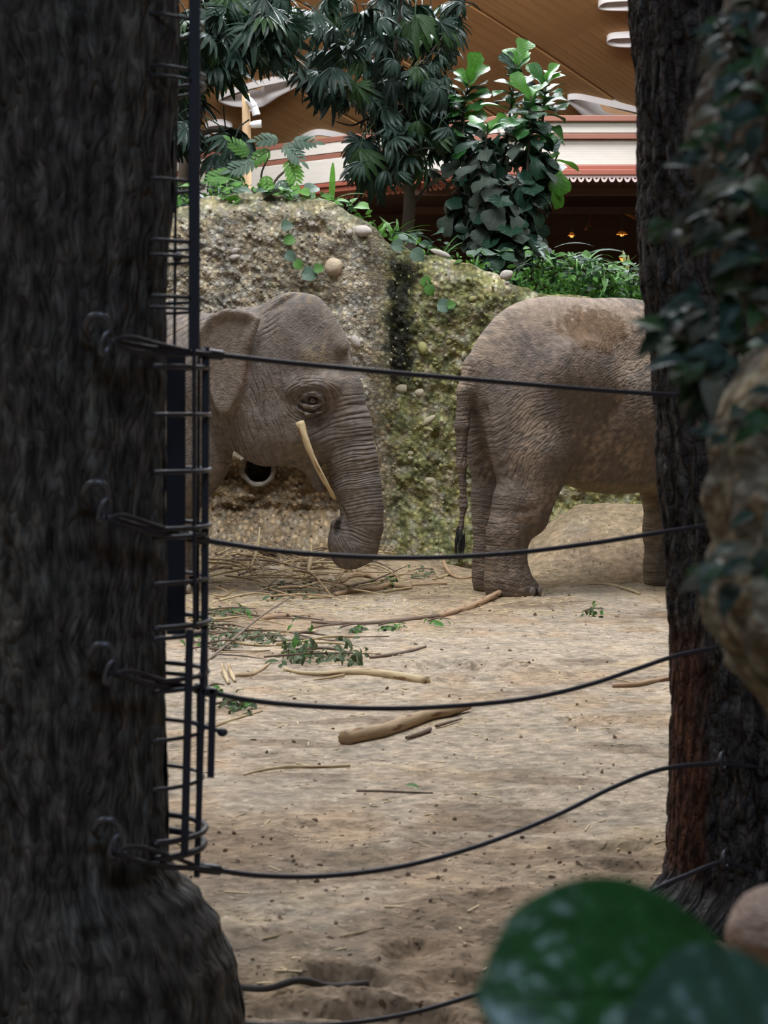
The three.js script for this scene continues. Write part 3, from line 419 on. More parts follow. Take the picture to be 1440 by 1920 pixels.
  const along = (x, y) => { let b = [9, 0]; for (let i = 0; i + 1 < axis.length; i++) { const [ax, ay] = axis[i], [bx, by] = axis[i + 1], ex = bx - ax, ey = by - ay, t = clamp(((x - ax) * ex + (y - ay) * ey) / (ex * ex + ey * ey)), d = Math.hypot(x - ax - ex * t, y - ay - ey * t); if (d < b[0]) b = [d, lens[i] + t * Math.hypot(ex, ey), ((x - ax) * ey - (y - ay) * ex) > 0 ? d : -d]; } return b; };
  const eye = L(586, 753, 0.35), earC = L(440, 680, 0.5), temple = L(606, 625, 0.3);
  // The head's relief is drawn over the head only: its own texture, x from hx - 0.04 to 1
  const hx0 = hx - 0.1, hw = 1.02 - hx0;
  const inEar = (x, y) => poly(x - 0.5 * si / co, y);
  const relief = (x, y) => {
    const wx = x + 0.025 * n3(x * 6, y * 6, 1), wy = y + 0.025 * n3(x * 6, y * 6, 2), [td, ts, side] = along(wx, wy), onTrunk = sm(0.26, 0.2, td) * sm(0.0, 0.14, ts);
    const fine = sm(0.78, 0.72, ts), rings = fold(ts * (24 + 10 * sm(0.3, 0.9, ts)) - 2.2 * Math.abs(side) , side * 2.2, 3), rr = rings ** 1.6;
    const ex = wx - eye[0], ey = (wy - eye[1]) * 1.25, er = Math.hypot(ex, ey), eyeR = sm(0.3, 0.16, er) * sm(0.055, 0.09, er) * fold(er * 30, Math.atan2(ey, ex) * 1.3, 5) ** 2;
    const cheek = sm(0.5, 0.3, Math.abs(x - L(480, 0)[0])) * fold((wx + 0.25 * wy) * 22, (wy) * 4.5, 6) ** 2 * sm(1.95, 1.7, y);
    const nape = sm(2.0, 2.15, y) * sm(0.12, -0.1, x) * fold((wy * 0.78 + wx * -0.6) * 24, (wx * 0.78 + wy * 0.6) * 4, 7) ** 2;
    const net = Math.max(fold(wx * 30, wy * 30, 7), fold(wx * 36 + 9, wy * 36, 8)) ** 3, ie = sm(0.02, -0.02, inEar(x, y));
    return 0.7 - 0.5 * onTrunk * rr * (0.55 + 0.45 * fine) - (1 - onTrunk) * (1 - ie) * (0.5 * eyeR + 0.34 * cheek + 0.42 * nape + 0.09 * net) - ie * (0.1 * net + 0.18 * sm(1.75, 1.5, y) * fold(wx * 16, wy * 7, 12) ** 2) + 0.04 * fbm(x * 60, y * 60, 2, 3);
  };
  const W = 1024, H = 1536, rel = cached(W, H, (u, v) => relief(hx0 + u * hw, y0 + v * sy)), bump = tex(W, H, rel);
  const map = tex(W, H, (u, v) => {
    const x = hx0 + u * hw, y = y0 + v * sy, a = fbm(x * 3.5, y * 3.5, 20, 4), b = fbm(x * 22, y * 22, 22, 3), ie = sm(0.015, -0.02, inEar(x, y));
    let c = [0.475, 0.437, 0.405]; const mixin = (k, q) => { k = clamp(k); for (let i = 0; i < 3; i++) c[i] = lerp(c[i], q[i], k); };
    mixin(sm(-0.1, 0.5, a + 0.4 * b) * 0.6, [0.53, 0.475, 0.42]);
    mixin(sm(0.0, 0.35, b + 0.6 * a + 1.6 * (y - 2.38)) * sm(2.2, 2.34, y) * 0.6, [0.52, 0.44, 0.34]);                 // earth on the crown and nape
    mixin(sm(0.16, 0.06, Math.hypot(x - L(598, 0)[0] - 0.08, (y - L(0, 672)[1]) * 0.9) + 0.12 * a) * sm(-0.2, 0.3, b + 0.2) * 0.55, [0.58, 0.52, 0.39]);   // straw-coloured smear on the forehead
    mixin(sm(0.1, 0.03, Math.abs((x - L(648, 0)[0]) + (y - L(0, 640)[1]) * 0.28) + 0.1 * a) * sm(1.7, 1.9, y) * 0.5, [0.57, 0.52, 0.47]);     // pale forehead ridge
    mixin(ie * 0.7, [0.55, 0.50, 0.455]);
    mixin(ie * sm(0.06, 0.0, Math.abs(x - L(462, 0, .5)[0]) + 0.06 * b) * sm(2.0, 1.8, y) * 0.4, [0.55, 0.44, 0.38]);                      // pinkish rim where the ear joins
    const k = 0.87 + 0.2 * b; return c.map((q) => q * k); }, true);
  for (const t of [bump, map]) { t.repeat.set(sx / hw, 1); t.offset.set((x0 - hx0) / hw, 0); t.wrapS = THREE.MirroredRepeatWrapping; t.wrapT = THREE.MirroredRepeatWrapping; }
  mesh('body', g, mat(null, 0.85, { map, bumpMap: bump, bumpScale: 0.03, specularIntensity: 0.35 }), e);
  for (const s of [1, -1]) { const o = mesh('eye', new THREE.SphereGeometry(0.038, 20, 14), mat([0.02, 0.014, 0.01], 0.15, { clearcoat: 1, clearcoatRoughness: 0.05 }), e); o.position.set(...L(590, 751, 0.302 * s)); }
  const nail = new THREE.SphereGeometry(1, 12, 8), nm = mat([0.33, 0.27, 0.22], 0.6);
  for (const [fx, fz] of [[L(314, 0, .29)[0], 0.29], [L(314, 0, -.29)[0], -0.29], [L(-98, 0, .28)[0], 0.28], [L(-98, 0, -.28)[0], -0.28]]) for (const a of [-0.7, 0, 0.7]) { const o = mesh('toenail', nail, nm, e); o.position.set(fx + Math.cos(a) * 0.18, 0.045, fz + Math.sin(a) * 0.18); o.scale.set(0.02, 0.04, 0.04); o.rotation.y = -a; }
}
// ---------------------------------------------------------------- tree trunks of the foreground
const barkBump = tex(1024, 768, (u, v) => { const x = u + 0.02 * fbm(u * 6, v * 6, 2, 3, 6), a = ridge(n3(x * 24, v * 5, 3, 0)) , b = fbm(u * 40, v * 14, 6, 4), q = ridge(n3(x * 58, v * 19, 23)), w = n3(x * 34, v * 13, 33); return 0.62 + 0.3 * b - 0.22 * a ** 2 - 0.26 * q ** 2 + 0.3 * w; });
const barkMap = tex(768, 768, (u, v) => { const b = fbm(u * 30, v * 12, 6, 4), g = fbm(u * 5, v * 4, 12, 4); const k = 0.62 + 0.42 * b + 0.25 * n3(u * 50, v * 18, 40); const l = sm(0.12, 0.5, g + 0.3 * b); return [k * (1 + 0.02 * l), k * (0.97 + 0.05 * l), k * (0.93 + 0.04 * l)]; }, true);
const plateBump = tex(1024, 1024, (u, v) => { const x = u + 0.012 * fbm(u * 7, v * 5, 2, 3), c = cells(x * 27, v * 7.5 + 0.8 * n3(u * 9, v * 2, 6), 7, 0), e = cells(x * 60, v * 26, 17, 0); return 0.1 + 0.55 * sm(0.02, 0.3, c[1] - c[0]) + 0.16 * sm(0, 0.3, e[1] - e[0]) + 0.14 * (c[2] / 256) + 0.22 * fbm(u * 60, v * 30, 6, 3); });
for (const t of [barkBump, barkMap, plateBump]) t.wrapS = t.wrapT = THREE.MirroredRepeatWrapping;
const barkM = (c, s, b = barkBump) => mat(c, 0.9, { map: barkMap, bumpMap: b, bumpScale: s, vertexColors: true, specularIntensity: 0.35 });
const table = (T, x) => { if (x <= T[0][0]) return T[0][1]; for (let i = 1; i < T.length; i++) if (x <= T[i][0]) return lerp(T[i - 1][1], T[i][1], sm(0, 1, (x - T[i - 1][0]) / (T[i][0] - T[i - 1][0]))); return T.at(-1)[1]; };
function trunkGeo(center, radius, y0, y1, relief, nu = 210, nv = 340, colf) {
  return grid(nu + 1, nv, (i, j) => { const a = i / nu * 2 * Math.PI, y = lerp(y0, y1, j / (nv - 1)), r = radius(y, a) + relief(a, y), [cx, cz] = center(y); return [cx + Math.cos(a) * r, y, cz + Math.sin(a) * r]; }, (i, j, p) => [i / nu * 1.9, p[1]], (i, j, p) => colf(i / nu * 2 * Math.PI, p[1]), true);
}
{
  const edge = [[0.0, -0.325], [0.08, -0.331], [0.2, -0.35], [0.3, -0.387], [0.37, -0.43], [0.415, -0.48], [0.45, -0.506], [0.6, -0.514], [1.4, -0.512], [1.75, -0.508], [2.0, -0.49], [2.4, -0.472], [3.6, -0.46]];   // height, x of the right outline
  const cx = -0.8, d = 5.0, r0 = (y) => table(edge, y) - cx;
  const t = thing('tree', 'thick grey-barked tree trunk on the left with steel hooks in its face', 'tree', V(cx, 0, -d));
  const rel = (a, y) => { const s = a * 0.29, q = n3(s * 5, y * 2, 3), x = s + 0.03 * n3(s * 7, y * 5, 4); return 0.007 * n3(x * 34, y * 12, 6) - 0.006 * ridge(n3(x * 21, y * 6, 16)) ** 2 + 0.012 * n3(s * 5, y * 4, 26) + 0.007 * fbm(x * 30, y * 14, 36, 3) + 0.008 * q; };
  const bare = (a, y) => sm(0.35, 0.85, Math.sin(a - 0.25) * 0 + Math.cos(a - 0.9)) * sm(2.0, 1.4, y);
  const g = trunkGeo(() => [0, 0], (y, a) => 0.288 + (r0(y) - 0.288) * (0.45 + 0.55 * Math.max(0, Math.cos(a))), -0.1, 3.6, (a, y) => rel(a, y) * (1 - 0.45 * bare(a, y)), 210, 380, (a, y) => { const m = sm(0.0, 0.35, n3(a * 2.2, y * 2.2, 70)); return [0.2 + 0.06 * m, 0.195 + 0.065 * m, 0.19 + 0.05 * m]; });
  mesh('trunk', g, barkM(null, 0.032), t);
}
{
  const edge = [[-0.05, 0.845], [0.08, 0.868], [0.4, 0.876], [0.8, 0.874], [1.1, 0.858], [1.4, 0.832], [1.62, 0.812], [1.78, 0.797], [1.95, 0.776], [2.2, 0.762], [2.5, 0.758], [2.8, 0.738], [4, 0.7]];
  const t = thing('tree', 'dark tree trunk on the right with deep vertical bark fissures', 'tree', V(1.18, 0, -6.5));
  const cx = (y) => table(edge, y) + 0.34 - 1.18;
  const rel = (a, y) => { const s = a * 0.34, x = s + 0.025 * n3(s * 6, y * 4, 4), c = cells(x * 22, y * 6.5 + 3 * n3(s * 5, y * 2, 8), 9, 0); return 0.014 * sm(0.0, 0.32, c[1] - c[0]) - 0.01 + 0.007 * n3(x * 50, y * 22, 6) + 0.014 * n3(s * 3, y * 2, 26) + 0.004 * fbm(x * 60, y * 40, 36, 2) - 0.014 * ridge(n3(x * 15, y * 1.8, 46)) ** 3; };
  const red = (a, y) => sm(0.5, 0.2, Math.abs(a - 2.85) + 0.4 * n3(a * 5, y * 4, 3)) * sm(0.95, 0.75, y) * sm(0.08, 0.16, y);
  mesh('trunk', trunkGeo((y) => [cx(y), 0], (y, a) => 0.34 + 0.09 * sm(0.14, -0.05, y) * (1 + 0.5 * Math.sin(a * 3)), -0.15, 3.9, (a, y) => rel(a, y) * (1 - 0.7 * red(a, y)), 250, 420, (a, y) => { const r = red(a, y); const k = 0.8 + 0.5 * n3(a * 9, y * 3, 5); return [lerp(0.19, 0.25, r) * k, lerp(0.185, 0.11, r) * k, lerp(0.19, 0.07, r) * k]; }), barkM(null, 0.035, plateBump), t);
}

// ---------------------------------------------------------------- hooks, cables and the steel guard round the left trunk
const steel = mat([0.05, 0.052, 0.06], 0.42, { metalness: 0.6, clearcoat: 0.2, clearcoatRoughness: 0.4 }), galv = mat([0.12, 0.125, 0.14], 0.4, { metalness: 0.6 }), rubber = mat([0.022, 0.022, 0.03], 0.55), painted = mat([0.02, 0.024, 0.034], 0.5);
const LEFT_D = 4.7, RIGHT_D = 6.14;
const ordinal = ['uppermost', 'second', 'third', 'fourth', 'lowest'];
[[185, 618, 0], [182, 930, 0], [193, 1232, 0], [202, 1558, 0], [190, 1850, 0]].forEach(([px, py], i) => {
  const p = at(px, py, LEFT_D), h = thing('eye_bolt', ordinal[i] + ' steel hook from the top in the face of the left trunk', 'hook', p), s = 1;
  mesh('hook', tube([[-0.024, -0.02, -0.03], [-0.028, 0.004, 0.008], [-0.012, 0.028, 0.026], [0.012, 0.03, 0.028], [0.027, 0.012, 0.02], [0.022, -0.01, 0.016]], [0.008, 0.0085, 0.0085, 0.008, 0.007, 0.006], 10, 6), galv, h);
  const ln = new THREE.TorusGeometry(0.017, 0.0055, 10, 24); ln.scale(0.75, 1.5, 1); ln.rotateY(0.9); ln.rotateZ(-0.35); ln.translate(0.018, -0.03, 0.02); mesh('shackle', ln, galv, h);
});
const cableM = rubber;
function cable(label, pts, sleeve, loop) {                                  // pts: [px, py] left to right; depth runs from the left trunk to the right one
  const depth = (px) => px < 395 ? lerp(LEFT_D - 0.03, 4.98, sm(200, 395, px)) : lerp(4.98, RIGHT_D - 0.02, (px - 395) / 955);
  const P = pts.map(([x, y]) => at(x, y, depth(x))), c = thing('cable', label, 'cable', P[0], 'cables strung between the two trunks'), rel = (v) => v.clone().sub(P[0]);
  mesh('strand', tube(P.map(rel), 0.0066, 10, 8), cableM, c);
  if (sleeve) mesh('ferrule', tube([rel(at(sleeve[0], sleeve[1], depth(sleeve[0]))), rel(at(sleeve[2], sleeve[3], depth(sleeve[2])))], 0.0125, 12, 2), steel, c, 'crimped black sleeve');
  if (loop) mesh('loop', tube(loop.map(([x, y]) => rel(at(x, y, depth(x) - 0.012))), 0.0052, 8, 6), rubber, c, 'wire eye round the shackle');
}
cable('topmost dark cable, crossing the head of the left elephant', [[215, 640], [300, 655], [395, 664], [520, 678], [640, 690], [760, 701], [900, 713], [1100, 730], [1280, 742], [1356, 745]], [378, 662, 416, 667], [[375, 662], [300, 646], [235, 632], [212, 640], [235, 652], [300, 664], [375, 664]]);
cable('second dark cable from the top, sagging past the trunk tip of the left elephant', [[200, 968], [280, 992], [370, 1010], [440, 1022], [520, 1033], [650, 1043], [780, 1046], [950, 1038], [1100, 1020], [1230, 1000], [1345, 982]], [352, 1006, 388, 1014], [[355, 1006], [290, 985], [225, 966], [205, 972], [230, 984], [300, 1004], [355, 1008]]);
cable('third dark cable from the top, sagging over the pale log', [[205, 1262], [290, 1284], [380, 1294], [430, 1306], [500, 1317], [620, 1326], [760, 1328], [900, 1320], [1000, 1308], [1100, 1285], [1200, 1252], [1270, 1229], [1345, 1214]], [366, 1290, 404, 1300], [[368, 1290], [300, 1274], [240, 1258], [222, 1262], [250, 1274], [310, 1288], [368, 1292]]);
cable('fourth dark cable from the top, sagging low over the bare earth', [[215, 1598], [290, 1622], [395, 1630], [480, 1641], [600, 1643], [750, 1625], [900, 1585], [1040, 1530], [1150, 1476], [1230, 1445], [1300, 1434], [1356, 1432], [1400, 1436], [1470, 1446]], [374, 1627, 412, 1632], [[375, 1626], [310, 1602], [245, 1588], [222, 1598], [250, 1612], [310, 1622], [375, 1630]]);
cable('lowest dark cable, rising from the bottom edge behind the big leaf', [[330, 1905], [480, 1922], [640, 1920], [760, 1902], [850, 1878], [930, 1850], [1040, 1795], [1150, 1720], [1220, 1672], [1290, 1640], [1360, 1616], [1400, 1630], [1470, 1658]]);
[[1356, 742, 'top right hook on the right trunk, holding the topmost cable'], [1350, 985, 'second hook on the right trunk, half hidden by the boulder'], [1352, 1208, 'third hook on the right trunk, beside the boulder'], [1357, 1428, 'fourth hook on the right trunk, holding the low sagging cable'], [1362, 1612, 'lowest hook on the right trunk, near its foot']].forEach(([px, py, label]) => {
  const h = thing('eye_bolt', label, 'hook', at(px, py, RIGHT_D));
  const r = new THREE.TorusGeometry(0.026, 0.0075, 12, 30); r.rotateY(1.0); mesh('ring', r, steel, h); mesh('shank', tube([[0.005, 0.0, -0.09], [0, -0.012, -0.02]], 0.008, 8, 2), steel, h);
});
{
  const cx = -0.62, d = 5.0, R = 0.2, g = thing('tree_guard', 'dark steel guard of bars and wire hoops along the right side of the left trunk', 'guard', V(cx, 0, -d));
  const hy = (py) => EYE - (py - HORIZON) / 800, loc = (px, py, off) => { const p = at(px, py, d + off); return V(p.x - cx, p.y, -off); };
  const bar = (x0, y0, x1, y1, w, off, flat) => { const a = loc(x0, y0, off), b = loc(x1, y1, off), l = a.distanceTo(b), q = flat ? new RoundedBoxGeometry(w, l, flat, 2, 0.002) : new THREE.CylinderGeometry(w / 2, w / 2, l, 14); q.applyQuaternion(new THREE.Quaternion().setFromUnitVectors(V(0, 1, 0), a.clone().sub(b).normalize())); const m = a.add(b).multiplyScalar(0.5); q.translate(m.x, m.y, m.z); return q; };
  for (const a of [[365, -60, 364, 655, 0.026, -0.09, 0.014], [333, -60, 327, 655, 0.0075, 0.15], [386, 650, 383, 1290, 0.0175, -0.02, 0.012], [373, 655, 371, 1180, 0.0075, 0.06], [364, 655, 365, 1180, 0.0095, -0.1], [356, 1180, 346, 1600, 0.018, -0.12, 0.012], [383, 1180, 369, 1645, 0.0145, -0.05, 0.012], [372, 1290, 371, 1480, 0.009, 0.06]]) mesh('bar', bar(...a), painted, g);
  mesh('plate', bar(330, 655, 330, 1190, 0.046, 0.11, 0.006), painted, g, 'flat dark plate behind the bars');
  const hoop = (y, r, th, a0 = -1.9, a1 = 1.08, tilt = 0) => tube([...Array(15)].map((_, i) => { const a = lerp(a0, a1, i / 14); return [r * Math.cos(a), y + tilt * Math.sin(a), r * Math.sin(a)]; }), th, 8, 3);
  for (const [py, th, dr] of [[58, 0.004, 0], [150, 0.0042, 0.002], [168, 0.0042, 0.004], [352, 0.0042, 0], [462, 0.0045, 0], [488, 0.004, -0.01], [563, 0.0046, 0], [583, 0.004, -0.01], [690, 0.006, 0.01], [777, 0.0048, 0.012], [881, 0.0052, 0.012], [985, 0.0058, 0.01], [1000, 0.0052, 0.004], [1084, 0.005, 0.006], [1165, 0.0062, 0.008], [1184, 0.0055, 0.004], [1262, 0.0062, 0.004], [1282, 0.0055, 0], [1372, 0.005, -0.006], [1462, 0.005, -0.008], [1560, 0.0075, -0.002], [1590, 0.009, -0.006]]) mesh('hoop', hoop(hy(py), R + dr, th), py > 660 ? steel : painted, g);
  const latch = mesh('latch', merge([bar(399, 1290, 395, 1458, 0.0165, -0.05, 0.012), bar(378, 1296, 403, 1296, 0.014, -0.05, 0.012)]), painted, g, 'latch with a round knob');
  const c = loc(417, 1373, -0.05); mesh('crossbar', bar(358, 1354, 418, 1373, 0.011, -0.05), painted, latch); const k = new THREE.SphereGeometry(0.0125, 18, 12); k.scale(1, 0.85, 1); k.translate(c.x, c.y, c.z); mesh('knob', k, painted, latch);
  const k2 = new THREE.SphereGeometry(0.012, 18, 12), c2 = loc(333, 482, -0.02); k2.translate(c2.x, c2.y, c2.z); mesh('knob', k2, painted, g);
}

// ---------------------------------------------------------------- rock pillar with creeping plants at the right edge
const leafBump = tex(256, 256, (u, v) => { const s = Math.abs(u - 0.5) * 2, q = (v * 7 - s * 1.6); return 0.7 - 0.5 * sm(0.07, 0, s) - 0.35 * sm(0.1, 0, Math.abs(q - Math.round(q)) / 1.3) * sm(0.0, 0.1, s); });
const leafMap = tex(256, 256, (u, v) => { const s = Math.abs(u - 0.5) * 2, q = (v * 7 - s * 1.6), vein = Math.max(sm(0.06, 0.01, s), 0.6 * sm(0.08, 0, Math.abs(q - Math.round(q)))), k = 0.84 + 0.1 * fbm(u * 5, v * 9, 3, 4); return [k + 0.14 * vein, k + 0.12 * vein, k + 0.06 * vein]; }, true);
const leafM = (c, rough = 0.5, through = 0.25, more = {}) => mat(c, rough, { map: leafMap, bumpMap: leafBump, bumpScale: 0.004, side: THREE.DoubleSide, transmission: through, thickness: 0, specularIntensity: 0.6, ...more });
{
  const prof = [[0.6, 0.52], [0.87, 0.5], [0.89, 0.56], [0.92, 0.56], [1.0, 0.53], [1.1, 0.5], [1.165, 0.475], [1.19, 0.452], [1.21, 0.43], [1.265, 0.408], [1.31, 0.403], [1.41, 0.401], [1.47, 0.407], [1.53, 0.418], [1.585, 0.445], [1.62, 0.462], [1.67, 0.432], [1.74, 0.405], [1.78, 0.388], [1.87, 0.388], [1.93, 0.4], [1.98, 0.418], [2.1, 0.43], [2.6, 0.42]];
  const cx = 0.8, d = 2.6, t = thing('rock_pillar', 'blurred tan rock bulge leaning in at the right edge, overgrown with small leaves', 'rock', V(cx, 0, -d));
  const g = trunkGeo(() => [0, 0], (y, a) => (cx - table(prof, y)) * (0.92 + 0.08 * Math.abs(Math.cos(a))), 0.3, 2.5, (a, y) => 0.03 * fbm(a * 3.2, y * 9, 3, 3) + 0.012 * n3(a * 14, y * 34, 7), 150, 260, (a, y) => { const k = 0.85 + 0.5 * n3(a * 5, y * 12, 4), moss = sm(0.05, 0.35, n3(a * 4, y * 7, 14)), roots = sm(0.05, 0.3, fbm(a * 4, y * 9, 24, 3) + 0.95 * sm(1.58, 1.68, y) - 0.25); return [lerp(lerp(0.6, 0.33, moss * 0.6), 0.17, roots * 0.85) * k, lerp(lerp(0.53, 0.34, moss * 0.6), 0.14, roots * 0.85) * k, lerp(lerp(0.41, 0.2, moss * 0.6), 0.125, roots * 0.85) * k]; });
  mesh('rock_face', g, M.rock, t);
  const st = new THREE.IcosahedronGeometry(1, 5), p = st.attributes.position; for (let i = 0; i < p.count; i++) { const v = V(p.getX(i), p.getY(i), p.getZ(i)), w = 1 + 0.25 * n3(v.x * 1.2 + 4, v.y * 1.2, v.z * 1.2) + 0.05 * n3(v.x * 5, v.y * 5, v.z * 5); p.setXYZ(i, v.x * w * 0.085, v.y * w * 0.05, v.z * w * 0.07); } const sg = mergeVertices(st.deleteAttribute('normal')); sg.computeVertexNormals();
  const s = mesh('stone', sg, mat([0.46, 0.33, 0.25], 0.9, { bumpMap: rockBump, bumpScale: 0.01 })); s.position.copy(at(1502, 1738, 2.3)); tag(s, 'pinkish-tan stone in the bottom right corner above the big leaves', 'stone');
  const st2 = mesh('stone_ledge', tube([[0.0, 0, 0], [0.25, -0.04, 0], [0.6, -0.1, 0.05]], [0.07, 0.1, 0.14], 12, 3, 0.2), M.rock, t); st2.position.set(-0.32, 0.83, 0.18); st2.geometry.setAttribute('color', new THREE.Float32BufferAttribute(new Float32Array(st2.geometry.attributes.position.count * 3).fill(0.3), 3));
  // creepers: leaves along stems on the pillar and reaching over to the trunk
  const W = (t) => 0.30 * Math.sin(Math.PI * Math.min(1, t * 1.02) ** 0.75) * (1 - 0.3 * t), lg = [leafGeo(0.055, W, 6, 0.3, 0.5), leafGeo(0.045, W, 6, 0.15, 0.9), leafGeo(0.066, (t) => 0.2 * Math.sin(Math.PI * t ** 0.8), 7, 0.4, 0.7)];
  const lm = [leafM([0.03, 0.085, 0.055], 0.5), leafM([0.04, 0.09, 0.07], 0.5), leafM([0.045, 0.14, 0.03], 0.5, 0.35), leafM([0.16, 0.165, 0.11], 0.7)], stemM = mat([0.16, 0.12, 0.08], 0.9), R = rnd(31);
  const vines = [
    ['trailing creeper with dark leaves hanging at the top right corner', 2.5, [[1450, -30], [1400, 40], [1360, 60], [1400, 110], [1440, 180], [1400, 230]], 40], ['creeper spray reaching left across the right trunk above the lamps', 2.5, [[1430, 330], [1380, 390], [1330, 415], [1280, 428], [1240, 432]], 24],
    ['creeper with teal leaves below the reaching spray', 2.5, [[1445, 300], [1400, 380], [1350, 460], [1345, 490], [1400, 500]], 24], ['creeper cluster of pale and green leaves level with the elephant back', 2.45, [[1450, 480], [1400, 540], [1330, 575], [1280, 600], [1270, 630], [1310, 640]], 38],
    ['creeper on the shoulder of the rock bulge', 2.4, [[1450, 560], [1400, 620], [1350, 680], [1310, 700], [1330, 720]], 30], ['creeper leaf pair crossing the rock at the height of the top cable', 2.3, [[1450, 745], [1400, 780], [1350, 795], [1310, 800]], 8],
    ['creeper hanging across the middle of the rock bulge', 2.2, [[1460, 960], [1430, 1000], [1420, 1040], [1370, 1065], [1320, 1080]], 20],
  ];
  vines.push(['creeper strands with pale stems on the upper rock pillar, right of the trunk', 2.42, [[1440, 90], [1385, 170], [1345, 250], [1335, 340], [1350, 400]], 24], ['dense creeper leaves at the right edge above the rock bulge', 2.4, [[1450, 190], [1425, 270], [1400, 350], [1420, 440], [1440, 500]], 30]);
  for (const [label, dd, pts, n] of vines) {
    const P = pts.map(([x, y], i) => at(x, y, dd + 0.03 * Math.sin(i * 2.1))), v = thing('creeper', label, 'creeper', P[0]), loc = P.map((q) => q.clone().sub(P[0])), c = new THREE.CatmullRomCurve3(loc);
    mesh('stem', tube(loc, 0.0028, 6, 6), stemM, v);
    for (let i = 0; i < n; i++) { const q = c.getPoint(clamp((i + R()) / n)), o = mesh('leaf', lg[Math.floor(R() * 3)], lm[Math.floor(R() * 4)], v); aim(o, q.add(V((R() - 0.5) * 0.03, (R() - 0.5) * 0.03, (R() - 0.3) * 0.04)), V(R() * 2 - 1.2, R() * 0.9 - 0.5, R() * 0.9), V((R() - 0.5), 1, 0.5 + 0.6 * R()), 0, 0.55 + 0.5 * R()); }
  }
}
// ---------------------------------------------------------------- big out-of-focus leaves at the bottom right
{
  const wide = (t) => 0.39 * Math.sqrt(Math.sin(Math.PI * Math.min(1, t * 0.985) ** 1.2)) * sm(1.015, 0.9, t), big = tex(512, 512, (u, v) => { const s = Math.abs(u - 0.5) * 2, q = v * 5.5 - s * 1.7, r = Math.abs(q - Math.round(q)); return 0.55 + 0.2 * sm(0.0, 0.5, r) - 0.4 * sm(0.06, 0, s) + 0.4 * fbm(u * 5, v * 5, 3, 3); });
  const m1 = leafM([0.032, 0.16, 0.04], 0.3, 0.2, { bumpMap: big, bumpScale: 0.012, clearcoat: 0.5, clearcoatRoughness: 0.22 }), m2 = leafM([0.06, 0.16, 0.10], 0.34, 0.2, { bumpMap: big, bumpScale: 0.012, clearcoat: 0.4, clearcoatRoughness: 0.3 });
  const t = thing('broad_leaf_plant', 'large glossy green leaves, out of focus, filling the bottom right corner', 'plant', at(1330, 2200, 1.25));
  const put = (geo, m, base, tip, d0, d1, up) => { const a = at(...base, d0), b = at(...tip, d1), o = mesh('leaf', geo, m, t); aim(o, a.clone().sub(t.position), b.clone().sub(a), up); o.scale.setScalar(a.distanceTo(b)); return o; };
  const lg1 = leafGeo(1.04, wide, 16, 0.12, 0.28, 0.012, 1), lg2 = leafGeo(1.04, wide, 16, 0.1, 0.3, 0.01, 4);
  put(lg1, m1, [1420, 1885], [958, 1852], 1.3, 1.22, V(0.05, 0.5, 1)); put(lg2, m2, [1610, 2110], [1270, 1862], 1.16, 1.1, V(0.2, 0.9, 0.9));
  mesh('stem', tube([[0, 0, 0], at(1400, 1990, 1.27).sub(t.position), at(1395, 1900, 1.28).sub(t.position)], 0.003, 8, 6), mat([0.06, 0.16, 0.05], 0.5), t); mesh('stem', tube([[0, 0, 0], at(1500, 2150, 1.2).sub(t.position), at(1560, 2090, 1.16).sub(t.position)], 0.003, 8, 6), mat([0.06, 0.16, 0.05], 0.5), t);
}
